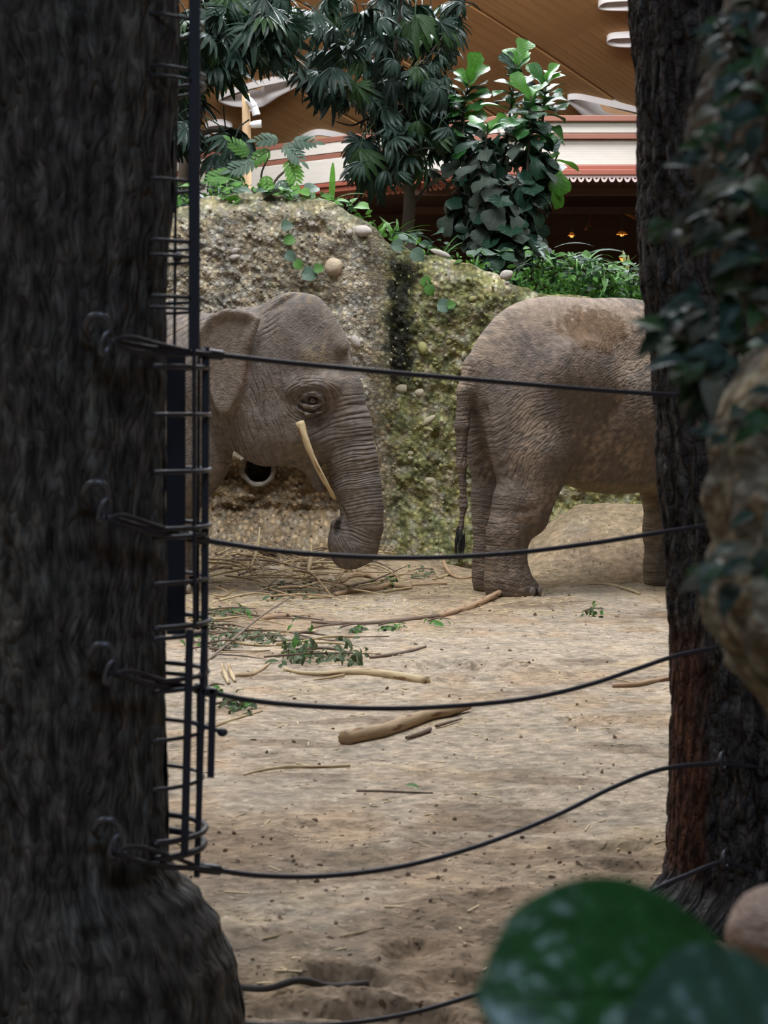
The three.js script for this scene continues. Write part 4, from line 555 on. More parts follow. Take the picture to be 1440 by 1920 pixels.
// ---------------------------------------------------------------- pavilion behind the planting
const pavilion = thing('pavilion', 'low cream and red-brown eaved pavilion with a dark open front', 'building', V(1.5, 0, -27.9));
{
  const grain = tex(512, 128, (u, v) => 0.86 + 0.1 * fbm(u * 3, v * 30, 2, 4, 3) + 0.04 * n3(u * 40, v * 8, 3), true), cream = mat([0.61, 0.56, 0.49], 0.7, { map: grain }), brown = mat([0.25, 0.095, 0.06], 0.65, { map: grain }), red = mat([0.31, 0.085, 0.05], 0.6, { map: grain }), lace = mat([0.55, 0.42, 0.40], 0.7), laceRed = mat([0.36, 0.14, 0.10], 0.7), dark = mat([0.12, 0.06, 0.04], 0.8, { map: grain });
  const run = (len, ang, tag2) => {                                    // one face: x along the face, +z outward, its corner at the origin
    const s = (name, y0, y1, out, th, m) => { const g = box(len, y1 - y0, th, len / 2, (y0 + y1) / 2, out - th / 2, 0.008); g.rotateY(ang); return mesh(name, g, m, pavilion); };
    s('top_trim', 5.20, 5.275, 0.10, 0.16, brown); s('fascia_board', 5.055, 5.205, 0.05, 0.1, cream); s('middle_trim', 4.975, 5.045, 0.07, 0.13, brown); s('fascia_board', 4.645, 4.972, 0.02, 0.1, cream); s('eave_board', 4.58, 4.635, 0.09, 0.18, red); s('eave_board', 4.505, 4.577, 0.14, 0.2, red);
    const P = 0.1, per = 10, sh = new THREE.Shape(); sh.moveTo(0, 0); sh.lineTo(P * per, 0); for (let i = per - 1; i >= 0; i--) { const a = i * P; sh.lineTo(a + P, -0.03); sh.bezierCurveTo(a + P * 0.9, -0.04, a + P * 0.85, -0.095, a + P * 0.5, -0.095); sh.bezierCurveTo(a + P * 0.15, -0.095, a + P * 0.1, -0.04, a, -0.03); }
    for (let i = 0; i < per; i++) { const h = new THREE.Path(), a = i * P + P / 2; h.moveTo(a - 0.024, -0.036); h.lineTo(a + 0.024, -0.036); h.lineTo(a, -0.062); h.closePath(); sh.holes.push(h); }
    const lg = new THREE.ExtrudeGeometry(sh, { depth: 0.02, bevelEnabled: false, curveSegments: 5 });
    for (let i = 0; i * P * per < len - 0.5; i++) { const g = lg.clone(); g.translate(i * P * per, 4.508, 0.1); g.rotateY(ang); mesh('lace_board', g, tag2 === 'right' && i < 2 ? lace : laceRed, pavilion); }
    for (let i = 4.7; i < len; i += 2.4) { const g = box(0.14, 4.5, 0.14, i + 1.3, 2.26, -0.7, 0.01); g.rotateY(ang); mesh('post', g, dark, pavilion); }
  };
  run(8, 0, 'right'); run(9.4, Math.PI - Math.PI / 4.02, 'left');
  // the left face was laid out from the corner the other way round: its outer side is turned to the yard
  const plan = (pts, y, th) => { const s = new THREE.Shape(pts.map(([x, d]) => new THREE.Vector2(x - 1.5, d - 27.9))), g = new THREE.ExtrudeGeometry(s, { depth: th, bevelEnabled: false }); g.rotateX(-Math.PI / 2); g.translate(0, y, 0); return g; };
  const foot = [[1.5, 27.96], [9.4, 27.96], [9.4, 34.6], [-5.1, 34.6]];
  mesh('roof_deck', plan(foot, 4.6, 0.12), dark, pavilion); mesh('deck', plan(foot, 2.0, 0.12), dark, pavilion);
  mesh('back_wall', box(14.6, 4.6, 0.12, 0.8, 2.35, -6.7), mat([0.16, 0.085, 0.055], 0.8, { map: grain }), pavilion); mesh('side_wall', box(0.12, 4.6, 6.6, 8.0, 2.35, -3.35), dark, pavilion);
  for (const y of [4.42, 4.3]) mesh('ceiling_beam', box(9, 0.09, 0.12, 3.4, y, -1.2 - (4.42 - y) * 12), mat([0.1, 0.05, 0.035], 0.8), pavilion);
  // lamps inside
  const glow = new THREE.MeshStandardMaterial({ color: 0x221100, emissive: new THREE.Color(1, 0.5, 0.12), emissiveIntensity: 1.3 }), shadeM = mat([0.16, 0.075, 0.02], 0.5, { side: THREE.DoubleSide, transmission: 0.15, thickness: 0 }), cord = mat([0.02, 0.02, 0.02], 0.7);
  for (const [px, py, d, w, label, I] of [[1072, 443, 31, 0.055, 'small amber pendant lamp in the dark pavilion beside the broad-leaved shrub', 0.25], [1166, 441, 31, 0.085, 'wider amber pendant lamp in the dark pavilion near the right trunk', 0.4], [936, 456, 30.5, 0.05, 'amber lamp glimpsed through the lower leaves of the broad-leaved shrub', 0.2], [1076, 500, 29.6, 0.04, 'bright bulb just above the grass left of the yellow leaves', 0.35], [1167, 486, 29.6, 0.045, 'bright bulb behind the yellowish leaves near the right trunk', 0.35]]) {
    const p = at(px, py, d), l = thing('pendant_lamp', label, 'lamp', p), bulb = py > 470;
    const b = mesh('bulb', new THREE.SphereGeometry(bulb ? 0.03 : 0.028, 14, 10), glow, l); b.scale.set(1, bulb ? 1 : 0.7, 1); b.castShadow = false;
    mesh('lamp_shade', new THREE.LatheGeometry([[0.012, 0.06], [w * 0.6, 0.045], [w * 1.0, 0.012], [w * 0.97, 0.009]].map(([a, y]) => new THREE.Vector2(a, y)), 24), shadeM, l);
    mesh('cord', tube([[0, 0.06, 0], [0, 4.6 - p.y, 0]], 0.004, 5, 1), cord, l);
    const q = new THREE.PointLight(new THREE.Color(1, 0.6, 0.22), I * 0.9); q.position.copy(p); q.name = 'lamp_light'; q.castShadow = true; scene.add(q);
  }
  const rail = (name, label, a, b, d0, d1, r, c) => { const p = at(...a, d0), q = at(...b, d1), o = thing(name, label, 'beam', p); mesh('beam', tube([[0, 0, 0], q.sub(p)], r, 6, 2), mat(c, 0.7), o); };
  rail('stair_rail', 'faint reddish stair rail inside the dark pavilion, the left one', [1098, 430], [1113, 398], 31.5, 32.5, 0.018, [0.4, 0.2, 0.12]); rail('stair_rail', 'faint reddish stair rail inside the dark pavilion, the right one', [1107, 424], [1119, 396], 31.5, 32.5, 0.012, [0.3, 0.15, 0.1]); rail('sloping_beam', 'sloping wooden beam end lit amber near the right trunk inside the pavilion', [1160, 391], [1200, 414], 30.5, 31.5, 0.03, [0.5, 0.25, 0.1]);
}
{ // lamp post with spotlights
  const p = at(463, 372, 26), t = thing('lamp_post', 'tan wooden pole carrying three white spotlights, left of the trees', 'pole', p), k = 26 / F;
  mesh('pole', tube([[0, -0.6, 0], [0, 0.5, 0], [-0.01, 1.26, 0]], [0.055, 0.052, 0.048], 14, 3), mat([0.62, 0.42, 0.24], 0.7), t);
  const w = mat([0.75, 0.74, 0.76], 0.4), bl = mat([0.02, 0.02, 0.02], 0.4);
  const spot = [[471, 196, -0.9], [479, 210, -1.3], [481, 236, 0.1]];
  for (const [x, y, a] of spot) { const s = new THREE.LatheGeometry([[0, -0.07], [0.035, -0.065], [0.045, -0.03], [0.048, 0.06], [0.043, 0.065]].map(([r, z]) => new THREE.Vector2(r, z)), 20); s.rotateZ(-Math.PI / 2 + a); const o = mesh('spotlight', s, w, t); o.position.set((x - 463) * k, (372 - y) * k, 0.05); const f = new THREE.CylinderGeometry(0.044, 0.044, 0.012, 18); f.translate(0, 0.064, 0); f.rotateZ(-Math.PI / 2 + a); mesh('lens', f, bl, o); mesh('arm', tube([[0, 0, 0], [-(x - 463) * k * 0.9, 0.0, -0.04]], 0.012, 6, 1), w, o); }
}
// ---------------------------------------------------------------- planting on the terrace
const smooth01 = (t) => Math.sin(Math.PI * Math.min(1, Math.max(0, t)));
const lobeW = (t) => 0.066 * smooth01(t) ** 0.7 * (1 + 0.35 * Math.abs(Math.sin(t * 13)));
function palmate(n, len, spread, droop, seed) {                  // a hand of narrow lobes round the end of the leaf stalk (+x)
  const r = rnd(seed), list = []; for (let i = 0; i < n; i++) { const a = lerp(-spread, spread, (i + 0.5) / n), l = len * (1 - 0.28 * Math.abs(a) / spread) * (0.85 + 0.3 * r()), g = leafGeo(l, lobeW, 7, 0.35, droop * (0.7 + 0.6 * r()), 0.0); g.rotateX((r() - 0.5) * 0.6); g.rotateZ(-0.15 - 0.3 * r()); g.rotateY(a); list.push(g); }
  const st = tube([[-len * 0.75, 0.0, 0], [-len * 0.35, 0.03, 0], [0, 0, 0]], 0.006, 5, 2); list.push(st); return merge(list);
}
function pinnate(n, len, lobe, wide, droop, seed) {              // a cut leaf: lobes on both sides of a midrib along +x
  const r = rnd(seed), list = [leafGeo(len, (t) => 0.07 * smooth01(t), 8, 0.2, droop)];
  for (let i = 0; i < n; i++) for (const s of [-1, 1]) { const t = (i + 0.8) / (n + 0.6), l = lobe * smooth01(0.12 + t * 0.8) ** 0.7 * (0.9 + 0.2 * r()), g = leafGeo(l, (q) => wide * Math.sqrt(smooth01(q * 0.94 + 0.06)), 4, 0.15, droop * 0.8); g.rotateY(s * (1.15 - 0.5 * t)); g.translate(len * t * 0.96, -droop * len * t * t * 0.75, 0); list.push(g); }
  const q = leafGeo(lobe, (t) => wide * smooth01(t), 4, 0.15, droop); q.translate(len * 0.95, -droop * len * 0.7, 0); list.push(q); return merge(list);
}
const barkPlain = mat([0.13, 0.10, 0.075], 0.9, { bumpMap: barkBump, bumpScale: 0.01 });
const dirIn = (R, down = 0.2) => V(R() * 2 - 1, R() * 1.3 - 0.65 - down, R() * 2 - 1).normalize();
{ // two trees with drooping hands of narrow lobes
  const G = [palmate(13, 0.33, 2.3, 0.5, 3), palmate(12, 0.29, 2.0, 0.8, 7), palmate(11, 0.36, 1.7, 0.6, 11), palmate(13, 0.27, 2.4, 1.0, 17)];
  const MM = [leafM([0.030, 0.072, 0.045], 0.42, 0.2), leafM([0.045, 0.085, 0.065], 0.36, 0.15), leafM([0.045, 0.115, 0.03], 0.5, 0.35), leafM([0.02, 0.05, 0.035], 0.45, 0.15)];
  const grow = (t, R, clumps, D, hue) => { for (const [px, py, w, h, n] of clumps) for (let i = 0; i < n; i++) { const a = R() * 6.28, q = Math.sqrt(R()), p = at(px + w * q * Math.cos(a), py + h * q * Math.sin(a), D + (R() - 0.5) * 1.6), o = mesh('leaf', G[Math.floor(R() * 4)], MM[hue(R())], t); aim(o, p.sub(t.position), dirIn(R, 0.35), V(0, 1, 0.35), (R() - 0.5) * 0.8, 0.75 + 0.6 * R()); } };
  const D = 22.6, R = rnd(41), t = thing('lobed_leaf_tree', 'slim forked tree with drooping blue-green lobed leaves, in the middle above the wall', 'tree', at(766, 455, D));
  const limb = (pts, radii, zs = 0) => mesh('branch', tube(pts.map(([x, y], i) => at(x, y, D + zs * i).sub(t.position)), radii, 9, 5, 0.15), barkPlain, t);
  mesh('trunk', tube([[768, 480], [764, 440], [768, 380], [766, 330], [768, 300]].map(([x, y]) => at(x, y, D).sub(t.position)), [0.085, 0.07, 0.062, 0.058, 0.05], 12, 5, 0.15), barkPlain, t);
  limb([[767, 340], [752, 290], [722, 250], [690, 222], [660, 190], [640, 160], [622, 120]], [0.045, 0.038, 0.03, 0.024, 0.018, 0.012], 0.06); limb([[768, 330], [775, 280], [768, 220], [752, 160], [742, 100], [750, 30], [756, -30]], [0.045, 0.036, 0.03, 0.024, 0.02], -0.05); limb([[768, 320], [790, 290], [815, 262], [838, 240]], [0.03, 0.022, 0.012], 0.1); limb([[752, 170], [790, 130], [815, 90], [840, 60]], [0.02, 0.014, 0.008], -0.1); limb([[690, 222], [660, 235], [630, 228]], [0.016, 0.01, 0.006], -0.1); limb([[770, 390], [800, 350], [820, 330]], [0.02, 0.012, 0.006], 0.1);
  grow(t, R, [[690, 70, 85, 60, 34], [800, 55, 60, 55, 24], [640, 130, 62, 60, 24], [735, 165, 70, 55, 30], [810, 170, 45, 60, 20], [775, 245, 62, 38, 20], [705, 285, 48, 32, 15], [760, 305, 60, 26, 12], [620, 20, 40, 40, 10], [850, 20, 40, 35, 9], [840, 250, 40, 40, 12], [720, 10, 60, 30, 12]], D, (u) => u < 0.36 ? 1 : u < 0.68 ? 0 : u < 0.84 ? 2 : 3);
  const D2 = 21.6, R2 = rnd(43), t2 = thing('lobed_leaf_tree', 'tree with drooping lobed leaves at the upper left, its trunk hidden by the guard bars', 'tree', at(352, 430, D2));
  mesh('trunk', tube([[352, 470], [352, 400], [350, 300], [356, 200], [370, 80], [380, -40]].map(([x, y]) => at(x, y, D2 + 0.2).sub(t2.position)), [0.1, 0.09, 0.08, 0.075, 0.06, 0.05], 12, 5, 0.15), barkPlain, t2);
  for (const pts of [[[356, 200], [400, 140], [450, 90], [500, 60]], [[370, 90], [430, 50], [500, 20], [545, 10]], [[352, 260], [400, 245], [440, 250]]]) mesh('branch', tube(pts.map(([x, y], i) => at(x, y, D2 + 0.1 * i).sub(t2.position)), [0.035, 0.026, 0.018, 0.008], 8, 5, 0.15), barkPlain, t2);
  grow(t2, R2, [[430, 36, 65, 50, 38], [510, 28, 55, 40, 24], [410, 92, 38, 40, 24], [500, 75, 45, 28, 12], [350, 100, 34, 120, 26], [540, 80, 20, 30, 6], [420, 252, 36, 12, 7], [340, 270, 30, 50, 14], [420, 300, 30, 14, 4], [345, 350, 26, 30, 8]], D2, (u) => u < 0.3 ? 1 : u < 0.72 ? 0 : u < 0.82 ? 2 : 3);
}
{ // fiddle-leaved shrub
  const fw = (t) => (t < 0.42 ? 0.17 + 0.03 * Math.sin(t * 7) : lerp(0.19, 0.36, sm(0.42, 0.75, t))) * Math.sqrt(clamp((1 - t) * 7)) * sm(-0.02, 0.16, t), G = [leafGeo(0.29, fw, 9, 0.22, 0.35, 0.02, 1), leafGeo(0.25, fw, 9, 0.4, 0.7, 0.03, 3), leafGeo(0.31, fw, 9, 0.12, 0.95, 0.03, 5)];
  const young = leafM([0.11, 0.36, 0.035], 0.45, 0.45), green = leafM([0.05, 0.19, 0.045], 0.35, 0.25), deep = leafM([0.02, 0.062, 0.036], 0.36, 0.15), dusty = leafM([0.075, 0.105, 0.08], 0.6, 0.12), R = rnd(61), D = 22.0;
  const t = thing('broad_leaved_shrub', 'tall bushy shrub with large fiddle-shaped leaves, bright at its tips, above the mossy wall', 'shrub', at(945, 512, D));
  const stems = [[[945, 520], [932, 400], [950, 260], [970, 110], 74, 0], [[945, 520], [905, 430], [876, 320], [868, 220], [880, 150], 72, 0.2], [[945, 520], [985, 430], [1010, 310], [1018, 220], [1024, 150], 72, -0.1], [[945, 520], [965, 450], [985, 360], [992, 260], [995, 180], 58, -0.4], [[945, 520], [915, 440], [903, 340], [915, 235], 54, -0.4], [[1000, 380], [1025, 335], [1046, 290], 7, 0], [[945, 520], [950, 470], [945, 400], [940, 340], 44, -0.6], [[905, 450], [870, 400], [858, 340], 26, 0.0]];
  for (const s of stems) { const dz = s.at(-1), n = s.at(-2), P = s.slice(0, -2).map(([x, y], i) => at(x, y, D + dz * Math.min(1, i)).sub(t.position)), c = new THREE.CatmullRomCurve3(P); mesh('stem', tube(P, [0.022, 0.018, 0.014, 0.008], 8, 6), barkPlain, t);
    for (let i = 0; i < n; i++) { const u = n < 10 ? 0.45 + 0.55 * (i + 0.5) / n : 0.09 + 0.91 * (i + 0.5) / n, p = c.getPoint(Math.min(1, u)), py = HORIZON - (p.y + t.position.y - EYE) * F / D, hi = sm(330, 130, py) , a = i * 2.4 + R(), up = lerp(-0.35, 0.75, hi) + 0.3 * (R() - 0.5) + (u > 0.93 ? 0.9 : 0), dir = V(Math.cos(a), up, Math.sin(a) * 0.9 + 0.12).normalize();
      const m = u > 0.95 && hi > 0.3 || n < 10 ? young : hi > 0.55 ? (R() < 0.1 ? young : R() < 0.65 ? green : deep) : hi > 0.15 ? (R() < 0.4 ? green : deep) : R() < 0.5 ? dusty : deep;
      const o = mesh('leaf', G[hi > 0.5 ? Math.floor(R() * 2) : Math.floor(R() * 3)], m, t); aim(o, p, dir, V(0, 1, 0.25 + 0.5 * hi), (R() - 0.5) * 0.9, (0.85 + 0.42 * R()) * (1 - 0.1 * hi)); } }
}
// ---- small plants: every clump is a thing with its blades and leaves
const blade = (len, w, droop) => leafGeo(len, (t) => w * smooth01(0.1 + 0.9 * t) ** 0.6, 8, 0.35, droop), BL = [blade(0.34, 0.045, 0.5), blade(0.42, 0.03, 1.0), blade(0.5, 0.022, 1.5), blade(0.3, 0.06, 0.3)];
const HEARTW = (t) => 0.46 * Math.sqrt(clamp(1 - (2 * t - 0.72) ** 2 * 0.78)) * sm(1.02, 0.75, t) * sm(-0.03, 0.06, t), HEART = [leafGeo(0.13, HEARTW, 7, 0.2, 0.4), leafGeo(0.1, HEARTW, 7, 0.3, 0.7)], OVAL = leafGeo(0.11, (t) => 0.22 * smooth01(t) ** 0.8, 6, 0.25, 0.5);
const GR = { bright: leafM([0.19, 0.5, 0.06], 0.55, 0.45), mid: leafM([0.13, 0.34, 0.055], 0.6, 0.35), grey: leafM([0.13, 0.22, 0.15], 0.5, 0.25), deep: leafM([0.03, 0.10, 0.05], 0.45, 0.2), yellow: leafM([0.34, 0.36, 0.06], 0.5, 0.4) };
const terrace = (px, py, back) => { const p = onWall(px, py + 12); const d = -p.z + back; return at(px, py, d); };
function tuft(name, label, p, n, seed, pick, ms, size, lean = 0, group) {
  const R = rnd(seed), t = thing(name, label, 'plant', p, group);
  for (let i = 0; i < n; i++) { const a = R() * 6.28, e = 0.5 + 1.0 * R(), o = mesh('blade', BL[pick[i % pick.length]], GR[ms[Math.floor(R() * ms.length)]], t); aim(o, V((R() - 0.5) * 0.14 * size, -0.04, (R() - 0.5) * 0.1), V(Math.cos(a) * 0.7 + lean, e, Math.sin(a) * 0.6 + 0.1), V(-Math.cos(a), 0.4, -Math.sin(a)), 0, size * (0.6 + 0.7 * R())); }
  return t;
}
function herb(name, label, p, n, seed, geos, ms, w, h, group) {
  const R = rnd(seed), t = thing(name, label, 'plant', p, group);
  for (let k = 0; k < Math.max(2, Math.round(n / 8)); k++) mesh('stem', tube([[(R() - 0.5) * w * 0.4, -0.06, 0], [(R() - 0.5) * w * 0.7, h * 0.4, 0], [(R() - 0.5) * w, h * (0.7 + 0.3 * R()), 0]], [0.006, 0.005, 0.003], 5, 3), GR.deep, t);
  for (let i = 0; i < n; i++) { const a = R() * 6.28, o = mesh('leaf', geos[Math.floor(R() * geos.length)], GR[ms[Math.floor(R() * ms.length)]], t); aim(o, V((R() - 0.5) * w, h * R(), (R() - 0.5) * w * 0.6), V(Math.cos(a), R() * 0.9 - 0.3, Math.sin(a) * 0.8 + 0.3), V(0, 1, 0.5), (R() - 0.5), 0.6 + 0.8 * R()); }
  return t;
}
{
  { const t = thing('blade_plant', 'single upright bright green blade on the crest of the wall', 'plant', terrace(622, 378, 0.5)); const o = mesh('blade', leafGeo(0.38, (t) => 0.075 * smooth01(0.12 + 0.86 * t) ** 0.55, 8, 0.3, 0.06), GR.bright, t); aim(o, V(0, -0.02, 0), V(0.03, 1, 0.02), V(0, 0, 1)); mesh('blade', BL[0], GR.mid, t).rotation.set(0.3, 0, 0.6); }
  tuft('grass_tuft', 'bright green strap-leaved tuft left of the forked tree base', terrace(708, 440, 0.5), 16, 71, [0, 1, 3], ['bright', 'mid'], 0.95); tuft('grass_tuft', 'bright upright tuft leaning on the stem of the forked tree', terrace(738, 438, 0.7), 9, 72, [0, 3], ['bright', 'mid'], 0.85, 0.1); tuft('grass_tuft', 'short tuft in front of the forked tree base, on the wall edge', terrace(700, 455, 0.3), 10, 73, [0, 1], ['bright', 'mid'], 0.55, 0.3);
  tuft('grass_tuft', 'small bright tuft just left of the broad-leaved shrub foot', terrace(828, 470, 0.5), 7, 74, [0, 3], ['bright', 'mid'], 0.7); tuft('grass_tuft', 'small two-bladed tuft under the broad-leaved shrub', terrace(892, 500, 0.4), 6, 75, [3, 0], ['bright', 'mid'], 0.6);
  tuft('grass_tuft', 'tuft with long arching grey-green blades right of the shrub', terrace(1055, 500, 0.9), 14, 76, [2, 1, 2], ['grey', 'mid'], 1.15, 0.1); tuft('grass_tuft', 'bright tuft beside the bulb right of the shrub', terrace(1022, 500, 0.6), 14, 77, [1, 0, 3], ['bright', 'mid', 'grey'], 0.85, 0.1); tuft('grass_tuft', 'tuft with yellow-green blades before the right bulb', terrace(1172, 510, 0.9), 15, 78, [0, 1, 3], ['yellow', 'bright', 'mid'], 0.9); tuft('grass_tuft', 'tuft of fine blades against the right trunk', terrace(1205, 520, 0.6), 16, 79, [2, 1], ['bright', 'mid', 'yellow'], 0.75); tuft('grass_tuft', 'tall loose tuft leaning left above the thicket beside the shrub', terrace(1090, 500, 0.4), 18, 84, [1, 2, 0], ['bright', 'mid', 'bright'], 0.9, -0.1); tuft('grass_tuft', 'fresh green tuft at the front of the thicket over the elephant back', terrace(1150, 535, 0.25), 18, 85, [1, 2, 0], ['bright', 'mid'], 0.7); tuft('grass_tuft', 'middle tuft between the two bright bulbs', terrace(1115, 510, 0.8), 15, 80, [1, 0, 2], ['bright', 'mid'], 0.85);
  const G5 = 'leafy herbs in the thicket above the right elephant';
  [[1010, 510, 20], [1040, 520, 22], [1075, 520, 24], [1105, 530, 22], [1135, 530, 24], [1165, 538, 22], [1195, 540, 24], [1210, 550, 16], [1180, 555, 18], [1140, 555, 18], [1100, 548, 16], [1060, 540, 16]].forEach(([x, y, n], i) => herb('leafy_herb', 'leafy green herb, one of the thicket above the back of the right elephant', terrace(x, y, 0.35 + 0.25 * (i % 3)), n, 90 + i, [OVAL, OVAL, HEART[1], BL[0]], i % 3 ? ['mid', 'grey', 'bright'] : ['mid', 'grey', 'deep'], 0.3, 0.24, G5));
  herb('leafy_herb', 'dark leafy herb in the shadow under the broad-leaved shrub', terrace(920, 497, 0.7), 18, 110, [HEART[0], OVAL], ['deep', 'mid', 'grey'], 0.4, 0.16); herb('leafy_herb', 'low grey-green herb at the foot of the forked tree, right side', terrace(790, 462, 0.7), 16, 111, [HEART[0], OVAL], ['deep', 'grey'], 0.45, 0.15);
  // left crest: cut-leaved climber, heart-leaved creepers, low cover
  const mon = [pinnate(6, 0.24, 0.13, 0.16, 0.35, 5), pinnate(5, 0.2, 0.12, 0.18, 0.6, 6)], t = thing('monstera', 'grey-green climber with deeply slit leaves beside the wooden lamp pole', 'plant', terrace(500, 370, 0.8)), k = 21 / F;
  mesh('stem', tube([[0, -0.1, 0], [0.08, 0.15, 0.02], [0.22, 0.3, 0], [0.25, 0.45, 0]], [0.014, 0.012, 0.009], 7, 4), barkPlain, t); mesh('stem', tube([[0, -0.1, 0], [-0.05, 0.2, 0.02], [0.02, 0.38, 0]], [0.01, 0.008], 6, 4), barkPlain, t);
  [[30, 95, 0.6, -0.5, 0, 'grey'], [25, 100, -0.7, 0.1, 1, 'grey'], [40, 68, 0.35, -0.9, 0, 'bright'], [10, 82, -0.9, -0.4, 1, 'mid'], [45, 98, 0.95, 0.1, 1, 'grey'], [-18, 60, -0.9, -0.2, 0, 'grey'], [-40, 40, -0.6, -0.7, 1, 'mid'], [0, 40, 0.1, -0.9, 1, 'bright'], [-30, 70, -0.5, 0.6, 1, 'mid'], [20, 30, 0.6, -0.7, 0, 'grey'], [-60, 45, -0.9, -0.3, 0, 'mid'], [-75, 30, -0.5, -0.8, 1, 'grey'], [-55, 20, 0.3, -0.8, 0, 'bright']].forEach(([x, y, dx, dy, g, m]) => aim(mesh('leaf', mon[g], GR[m], t), V(x * k, y * k, 0.08), V(dx, dy, 0.35), V(0.1, 0.5, 1)));
  herb('leafy_herb', 'pale green herb on the crest left of the slit-leaved climber', terrace(420, 380, 0.5), 26, 112, [HEART[0], OVAL, BL[0]], ['grey', 'mid', 'bright'], 0.6, 0.2); herb('leafy_herb', 'light green creeping herb along the crest below the slit-leaved climber', terrace(475, 378, 0.25), 26, 113, [HEART[0], HEART[1]], ['grey', 'bright', 'mid'], 0.6, 0.12); herb('leafy_herb', 'light green herb with round leaves left of the single upright blade', terrace(560, 378, 0.3), 20, 114, [HEART[0], OVAL], ['grey', 'bright', 'mid'], 0.4, 0.12); herb('leafy_herb', 'low round-leaved herb right of the single upright blade', terrace(645, 392, 0.3), 14, 115, [HEART[0], OVAL], ['mid', 'bright'], 0.35, 0.1); herb('leafy_herb', 'bright leaf clump seen between the guard bars on the wall crest', terrace(345, 385, 0.5), 12, 116, [BL[3], HEART[0]], ['bright', 'mid'], 0.2, 0.2);
  const trail = (label, pts, leaves, seed) => { const P = pts.map(([x, y]) => onWall(x, y, 0.06)), R = rnd(seed), v = thing('heart_leaf_vine', label, 'vine', P[0]); mesh('stem', tube(P.map((p) => p.clone().sub(P[0])), 0.005, 5, 4), mat([0.2, 0.2, 0.1], 0.8), v); leaves.forEach(([x, y, s, m, dx, dy]) => aim(mesh('leaf', HEART[0], GR[m], v), onWall(x, y, 0.09).sub(P[0]), V(dx, dy, 0.15 + 0.2 * R()), V(0.0, 0.35, 1), 0, s)); };
  trail('heart-leaved vine trailing on the tan wall above the head of the left elephant', [[530, 400], [545, 448], [548, 475], [560, 490], [590, 505]], [[552, 446, 0.9, 'mid', -0.8, -0.3], [535, 475, 0.9, 'grey', 0.7, -0.4], [552, 490, 0.8, 'mid', 0.6, -0.5], [566, 512, 1.2, 'grey', 1, -0.1], [588, 504, 0.8, 'mid', 1, 0.1], [527, 425, 0.9, 'grey', 0.9, 0.2]], 3);
  trail('heart-leaved vine hanging over the mossy wall right of the black streak', [[745, 455], [775, 478], [795, 515], [808, 545]], [[757, 462, 1.1, 'grey', -0.9, 0.1], [772, 470, 1.2, 'grey', 0.8, -0.6], [792, 520, 0.9, 'mid', 0.6, -0.8], [800, 535, 0.9, 'mid', 0.5, -0.8], [765, 447, 0.8, 'grey', 0.9, 0.1]], 4);
  trail('pale two-leaved heart vine alone on the mossy wall face', [[822, 566], [835, 572], [846, 570]], [[820, 570, 1.2, 'grey', 0.9, -0.2], [838, 573, 0.7, 'mid', 0.9, 0.2]], 5);
  // dense low cover nobody could count
  const R = rnd(120), N = 2600, im = shadows(new THREE.InstancedMesh(OVAL, leafM([1, 1, 1], 0.7, 0.35, { specularIntensity: 0.3 }), N)), m = new THREE.Matrix4(), q = new THREE.Quaternion(), c = new THREE.Color(); let n = 0;
  while (n < N) { const x = lerp(-2.6, 3.2, R()), T = wallTop(x), right = sm(1.0, 1.6, x), back = 0.25 + 2.8 * R() ** 1.6; if (R() > 0.25 + 0.75 * right) continue; const y = T + 0.02 - 0.04 * back + (0.1 + 0.16 * right) * R() + 0.06 * back * right; m.compose(V(x, y, -wallD(x, T) - back), q.setFromEuler(new THREE.Euler(R() * 3 - 1.5, R() * 6.28, R() * 2 - 1)), V(1, 1, 1).multiplyScalar(0.35 + 0.6 * R())); im.setMatrixAt(n, m); const g = R(); c.setRGB(0.09 + 0.13 * g, 0.24 + 0.30 * g, 0.05 + 0.05 * R()); im.setColorAt(n, c); n++; }
  im.name = 'undergrowth'; tag(im, 'dense low green undergrowth along the top of the wall', null, null, 'stuff'); scene.add(im);
}
// ---------------------------------------------------------------- branches, straw and leaves lying on the yard
const peel = tex(256, 512, (u, v) => { const g = fbm(u * 26, v * 5, 3, 4), p = sm(0.22, 0.4, fbm(u * 5, v * 3, 9, 4)); const k = 0.86 + 0.14 * g; return [lerp(k, 0.5, p * 0.7), lerp(k * 0.98, 0.36, p * 0.7), lerp(k * 0.93, 0.24, p * 0.7)]; }, true); peel.repeat.set(1, 2);
const WOOD = { pale: mat([0.66, 0.53, 0.33], 0.7, { map: peel }), straw: mat([0.62, 0.5, 0.3], 0.75, { map: peel }), tan: mat([0.5, 0.36, 0.22], 0.75, { map: peel }), brown: mat([0.17, 0.12, 0.085], 0.85), dark: mat([0.05, 0.042, 0.036], 0.85), pink: mat([0.55, 0.38, 0.25], 0.7, { map: peel }) };
function stick(name, label, pts, radii, m, lift = 0, group) { const R = Array.isArray(radii) ? radii : [radii, radii], P = pts.map(([x, y, l]) => onGround(x, y, (l || 0) + Math.min(...R) * 0.8 + lift)), t = thing(name, label, 'branch', P[0], group); mesh('wood', tube(P.map((p) => p.clone().sub(P[0])), radii, 9, 4, 0.22, pts[0][0]), m, t); return t; }
const twigOn = (t, pts, radii, m, name = 'side_twig') => mesh(name, tube(pts.map(([x, y, l]) => onGround(x, y, (l || 0) + 0.012).sub(t.position)), radii, 7, 3, 0.2, pts[0][1]), m, t);
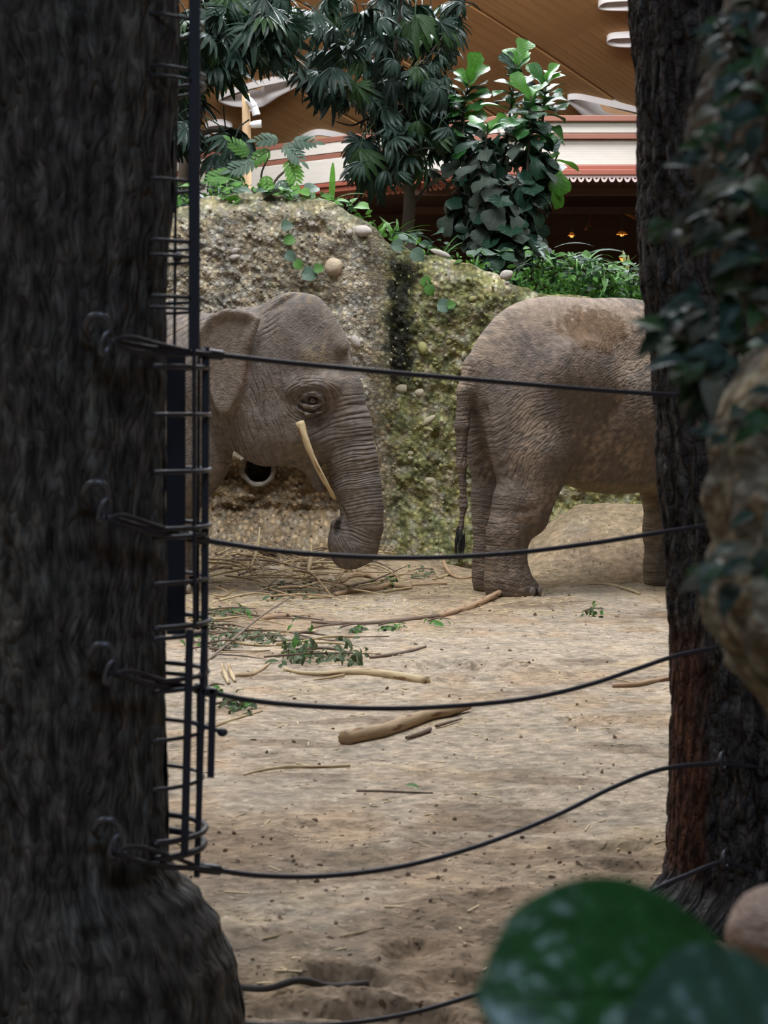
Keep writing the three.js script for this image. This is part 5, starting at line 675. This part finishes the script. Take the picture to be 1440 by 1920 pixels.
{
  const log = stick('log', 'thick peeled branch lying on bare ground below the third cable', [[646, 1396], [680, 1388], [720, 1380], [760, 1366], [800, 1352], [840, 1344], [879, 1334]], [0.036, 0.037, 0.035, 0.037, 0.03, 0.026, 0.018], WOOD.tan, 0.012); twigOn(log, [[762, 1388], [785, 1381], [806, 1372]], [0.008, 0.01, 0.012], WOOD.brown); twigOn(log, [[818, 1366], [845, 1358], [866, 1352]], [0.009, 0.007, 0.004], WOOD.brown);
  const b2 = stick('peeled_branch', 'pale peeled branch with a dark knot, between the leafy sprig and the third cable', [[533, 1257], [570, 1265], [610, 1267], [660, 1264], [720, 1268], [770, 1276], [800, 1281]], [0.009, 0.013, 0.02, 0.027, 0.03, 0.03, 0.03], WOOD.pale); twigOn(b2, [[588, 1279], [615, 1275], [645, 1270]], [0.004, 0.008, 0.009], WOOD.straw, 'split_strip');
  stick('branch', 'long pale branch end resting by the hind foot of the right elephant', [[824, 1158], [850, 1151], [885, 1140], [925, 1125, 0.02], [964, 1107, 0.03]], [0.024, 0.026, 0.026, 0.024, 0.018], WOOD.pink); stick('twig', 'long dark twig running left from the pale branch end at the hind foot', [[590, 1168], [640, 1170], [690, 1171], [740, 1167], [790, 1161], [826, 1157]], [0.01, 0.013, 0.016, 0.018, 0.018, 0.02], WOOD.brown);
  stick('strip', 'curved pale bark strip below the leaf litter, pointed at its right end', [[442, 1268], [465, 1268], [485, 1260], [500, 1249], [511, 1239]], [0.012, 0.016, 0.013, 0.009, 0.005], WOOD.tan); stick('strip', 'short pale wood chip near the guard bars, the left of two', [[417, 1258, 0.03], [423, 1270], [429, 1284]], [0.01, 0.014, 0.008], WOOD.pale); stick('strip', 'short pale wood chip near the guard bars, the right of two', [[429, 1257, 0.03], [435, 1268], [441, 1280]], [0.01, 0.014, 0.008], WOOD.pale);
  stick('strip', 'long pale peeled strip on the bare earth left of the thick log', [[457, 1454], [490, 1446], [540, 1440], [600, 1440], [656, 1438]], [0.004, 0.008, 0.011, 0.01, 0.011], WOOD.pale); const tw = stick('twig', 'thin dark twig with one green leaf on the bare earth', [[668, 1484], [720, 1485], [770, 1487], [812, 1488]], [0.005, 0.006, 0.005, 0.003], WOOD.brown); aim(mesh('leaf', OVAL, GR.mid, tw), onGround(760, 1487, 0.03).sub(tw.position), V(1, 0.2, 0.2), V(0, 1, 0.4), 0, 0.55);
  stick('twig', 'short dark twig right of the large leafy sprig', [[695, 1235], [740, 1229], [775, 1221], [798, 1214]], [0.012, 0.013, 0.011, 0.008], WOOD.brown); const pk = stick('branch', 'pinkish pale branch end beside the right trunk', [[1148, 1289], [1185, 1288], [1215, 1283], [1240, 1278], [1275, 1270]], [0.014, 0.016, 0.016, 0.015, 0.013], WOOD.pink); twigOn(pk, [[1150, 1277], [1175, 1281], [1198, 1287]], [0.004, 0.005, 0.006], WOOD.straw);
  stick('branch', 'dark stout stick at the bottom edge beside the left trunk', [[440, 1876], [500, 1884], [560, 1883], [620, 1886], [690, 1889]], [0.009, 0.0095, 0.0105, 0.011, 0.0105], WOOD.dark, 0.022); stick('strip', 'thin straw-coloured strip beside the green sprig near the guard latch', [[394, 1366], [420, 1356], [455, 1345], [492, 1334]], [0.009, 0.01, 0.008, 0.004], WOOD.straw); stick('branch', 'thin pale branch behind the right elephant, under its belly', [[1105, 1086], [1135, 1088], [1165, 1084], [1200, 1079]], [0.008, 0.013, 0.014, 0.012], WOOD.straw);
  stick('strip', 'pale straw strip on the earth just right of the left trunk flare', [[640, 1757], [680, 1749], [720, 1740]], [0.003, 0.0045, 0.003], WOOD.straw); stick('twig', 'thin pale straw left of the deep hoof print', [[492, 1762], [520, 1756], [548, 1748]], [0.003, 0.004, 0.003], WOOD.straw);
  // standing splinters against the wall
  const lean = (label, a, b, r, dA, dB) => { const p = at(...a, dA), q = at(...b, dB), t = thing('splinter', label, 'branch', p); mesh('wood', tube([[0, 0, 0], q.clone().sub(p).multiplyScalar(0.5).add(V(0.02, 0, 0)), q.sub(p)], [r * 0.8, r, r * 0.45], 7, 4, 0.2), WOOD.pale, t); };
  lean('tall pale splinter standing against the foot of the wall, left one', [470, 1063], [487, 989], 0.017, 18.4, 18.75); lean('shorter pale splinter standing in the straw left of the trunk tip', [570, 1088], [584, 1021], 0.02, 18.0, 18.3);
  const fork = stick('forked_branch', 'thick forked yellow branch lying right of the straw pile', [[630, 1118], [665, 1112], [700, 1108], [735, 1101], [768, 1104]], [0.02, 0.028, 0.03, 0.03, 0.018], WOOD.pink); twigOn(fork, [[640, 1106, 0.05], [665, 1096, 0.07], [695, 1092, 0.04], [722, 1098]], [0.018, 0.022, 0.024, 0.026], WOOD.pink, 'fork'); twigOn(fork, [[622, 1112, 0.03], [640, 1096, 0.08], [658, 1082, 0.12]], [0.012, 0.016, 0.01], WOOD.tan, 'fork');
  stick('branch', 'yellow branch piece in line with the forked branch, right of it', [[772, 1099], [800, 1097], [838, 1096]], [0.016, 0.018, 0.01], WOOD.pink); stick('strip', 'short pale chunk in front of the forked branch', [[578, 1123], [598, 1122], [622, 1122]], [0.02, 0.024, 0.012], WOOD.straw); stick('strip', 'pale flat strip in front of the forked branch on its right', [[720, 1112], [745, 1108], [772, 1104]], [0.012, 0.016, 0.01], WOOD.straw);
  stick('branch', 'bent pale branch between the two elephants at the wall foot', [[828, 1064, 0.1], [840, 1078, 0.03], [862, 1086], [890, 1082]], [0.02, 0.018, 0.016, 0.01], WOOD.pink); stick('strip', 'pale strip left of the bent branch at the wall foot', [[812, 1088], [830, 1083], [850, 1076]], [0.01, 0.015, 0.01], WOOD.straw);
  stick('branch', 'yellow branch end among green leaves near the guard bars', [[484, 1164], [510, 1160], [548, 1156]], [0.018, 0.03, 0.012], WOOD.pink); stick('twig', 'dark twig slanting up through the leaf litter', [[385, 1243], [430, 1215, 0.03], [480, 1186, 0.08], [545, 1146, 0.1]], [0.008, 0.009, 0.008, 0.005], WOOD.brown); stick('twig', 'long thin twig running right of the large leafy sprig', [[520, 1204], [580, 1199], [650, 1196], [730, 1194]], [0.009, 0.01, 0.008, 0.004], WOOD.brown);
  // the loose heap of straw and twigs
  const R = rnd(140), gA = 'dry twigs of the heap before the left elephant';
  for (let i = 0; i < 90; i++) { const x = 385 + 330 * R() ** 1.25, y = 1050 + 90 * R() * (1 - 0.3 * (x - 385) / 330), a = (R() - 0.5) * 0.9 + (R() < 0.35 ? (R() - 0.5) * 2.2 : 0), l = 40 + 110 * R(), h = 0.02 + 0.16 * R() * sm(1150, 1060, y), dx = l * Math.cos(a), dy = l * Math.sin(a) * 0.4, m = [WOOD.straw, WOOD.pale, WOOD.brown, WOOD.straw, WOOD.tan][Math.floor(R() * 5)], r = 0.004 + 0.007 * R();
    stick('dry_twig', 'dry pale or brown twig, one of the heap on the ground before the left elephant', [[x, y, h], [x + dx * 0.5, y + dy * 0.5 + 3 * (R() - 0.5), h + 0.03 * R()], [x + dx, y + dy, 0.01 + 0.12 * R()]], [r, r * 0.9, r * 0.4], m, 0, gA); }
  for (let i = 0; i < 34; i++) { const x = 330 + 260 * R(), y = 1140 + 95 * R(), a = (R() - 0.5) * 0.9, l = 40 + 90 * R(), r = 0.004 + 0.006 * R(); stick('dry_twig', 'thin twig among the scattered leaves between guard bars and leafy sprig', [[x, y, 0.02], [x + l * 0.5, y + l * 0.2 * Math.sin(a), 0.04 * R()], [x + l, y + l * 0.4 * Math.sin(a), 0.01]], [r, r, r * 0.4], [WOOD.straw, WOOD.brown, WOOD.brown][i % 3], 0, 'thin twigs among the scattered leaves'); }
  // leafy sprigs
  const LG = [OVAL, leafGeo(0.1, (t) => 0.18 * smooth01(t), 6, 0.4, 1.0), leafGeo(0.075, (t) => 0.26 * smooth01(t), 6, 0.3, 0.8)];
  const soft = { specularIntensity: 0.25 }, wilt = leafM([0.135, 0.19, 0.10], 0.75, 0.15, soft), wiltB = leafM([0.22, 0.26, 0.15], 0.75, 0.15, soft), fresh = leafM([0.13, 0.34, 0.06], 0.65, 0.3, soft);
  const sprig = (label, px, py, w, h, n, ms, up, seed, group) => { const R = rnd(seed), c = onGround(px, py, 0.02), t = thing('leafy_sprig', label, 'sprig', c, group); mesh('stem', tube([[-w / F * 17 * 0.5, 0.01, 0.02], [0, 0.03, 0], [w / F * 17 * 0.5, 0.02, -0.03]], [0.007, 0.006, 0.003], 6, 4), WOOD.brown, t);
    n = Math.round(n * 1.5); for (let i = 0; i < n; i++) { const q = onGround(px + (R() - 0.5) * w, py + (R() - 0.5) * h, 0.015 + up * R() * R()).sub(c), a = R() * 6.28; aim(mesh('leaf', LG[Math.floor(R() * 3)], ms[Math.floor(R() * ms.length)], t), q, V(Math.cos(a), (R() - 0.5) * 0.9 - up, Math.sin(a)), V((R() - 0.5) * 1.2, 1, 0.5), 0, 0.45 + 0.5 * R()); } };
  sprig('large wilted leafy sprig in the middle of the yard above the third cable', 605, 1240, 165, 22, 75, [wilt, wilt, wiltB], 0.16, 1); sprig('upright wilted sprig end at the left of the large leafy sprig', 560, 1232, 50, 10, 18, [wilt, fresh], 0.26, 2);
  sprig('green sprig just right of the guard latch, under the third cable', 450, 1330, 62, 26, 26, [fresh, wilt, wiltB], 0.08, 3); sprig('small bright green sprig on the bare earth below the belly of the right elephant', 1112, 1153, 34, 12, 13, [fresh, wilt], 0.08, 4); sprig('bright leaves under the long dark twig, left group', 662, 1184, 42, 8, 10, [fresh, wilt], 0.05, 5); sprig('bright leaves under the long dark twig, right group', 735, 1180, 44, 8, 12, [fresh, fresh, wilt], 0.05, 6); sprig('bright leaves in front of the pale branch end', 822, 1172, 36, 5, 6, [fresh], 0.03, 7); sprig('green sprig on the forked yellow branch', 722, 1098, 42, 18, 22, [fresh, wilt], 0.1, 8); sprig('green leaves at the wall foot between the elephants', 790, 1078, 55, 16, 14, [wilt, wiltB], 0.06, 9);
  const gB = 'grey-green leaf clumps by the guard bars'; [[430, 1152, 90, 14, 34], [470, 1196, 110, 20, 40], [420, 1215, 60, 18, 22], [360, 1200, 60, 24, 18], [545, 1118, 90, 14, 34], [500, 1205, 60, 16, 20], [530, 1106, 60, 14, 16], [405, 1178, 70, 14, 22], [590, 1100, 50, 16, 14]].forEach(([x, y, w, h, n], i) => sprig('wilted grey-green leaf clump in the litter beside the guard bars', x, y, w, h, n, [wilt, wiltB, wilt, i % 3 ? wiltB : fresh], 0.05, 20 + i, gB));
  sprig('dark little sprig near the third cable beside the green sprig', 402, 1300, 24, 16, 6, [fresh], 0.05, 40);
  // the stick held in the curled trunk
  const P = [[566, 790, 0.43], [577, 822, 0.44], [590, 855, 0.42], [606, 888, 0.36], [619, 913, 0.28], [628, 930, 0.2]].map((a) => HEAD.place(...a)), t = thing('chewed_stick', 'yellow peeled stick standing up from the curled trunk across the cheek', 'branch', P[0]);
  mesh('wood', tube(P.map((p) => p.clone().sub(P[0])), [0.036, 0.029, 0.022, 0.021, 0.018, 0.015], 10, 5, 0.2), WOOD.pale, t);
  // crumbs, clods and straw bits nobody could count
  const bits = (name, label, geo, m, n, put, seed) => { const R = rnd(seed), im = shadows(new THREE.InstancedMesh(geo, m, n)), M4 = new THREE.Matrix4(), q = new THREE.Quaternion(), c = new THREE.Color(); for (let i = 0; i < n; i++) { const [x, d, s, col, flat] = put(R); M4.compose(V(x, groundY(x, d) + s.y * 0.2, -d), q.setFromEuler(flat ? new THREE.Euler(0, R() * 6.28, (R() - 0.5) * 0.3) : new THREE.Euler(R() * 6, R() * 6, R() * 6)), s); im.setMatrixAt(i, M4); im.setColorAt(i, c.setRGB(...col)); } im.name = name; tag(im, label, null, null, 'stuff'); scene.add(im); };
  const clod = new THREE.IcosahedronGeometry(1, 2); { const p = clod.attributes.position; for (let i = 0; i < p.count; i++) { const w = 1 + 0.7 * n3(p.getX(i) * 1.6, p.getY(i) * 1.6, p.getZ(i) * 1.6); p.setXYZ(i, p.getX(i) * w, p.getY(i) * w, p.getZ(i) * w); } clod.computeVertexNormals(); }
  bits('soil_clods', 'crumbs and clods of earth scattered over the yard', clod, mat([1, 1, 1], 0.95, { specularIntensity: 0.2 }), 2800, (R) => { const near = R() < 0.45, d = near ? 5 + 2.6 * R() : 5 + 14 * R() ** 1.3, x = -d * 0.14 + d * 0.3 * R(), r = (0.0018 + 0.009 * R() ** 7) * (0.6 + 0.05 * d), k = 0.7 + 0.5 * R(); return [x, d, V(r * 1.6, r * 0.55, r * 0.9), [0.31 * k, 0.235 * k, 0.165 * k]]; }, 150);
  bits('straw_bits', 'loose chaff and straw bits on the yard', new THREE.CylinderGeometry(0.5, 0.5, 1, 5).rotateZ(Math.PI / 2), mat([1, 1, 1], 0.8), 1100, (R) => { const far = R() < 0.7, d = far ? 15.5 + 3.4 * R() : 5.5 + 11 * R(), x = far ? -1.7 + 3.2 * R() ** 1.4 : -d * 0.13 + d * 0.28 * R(), k = 0.7 + 0.5 * R(); return [x, d, V((0.04 + 0.12 * R()) * (far ? 1 : 0.5), 0.006, 0.007), [0.6 * k, 0.47 * k, 0.27 * k], true]; }, 151);
}
renderer.render(scene, camera);
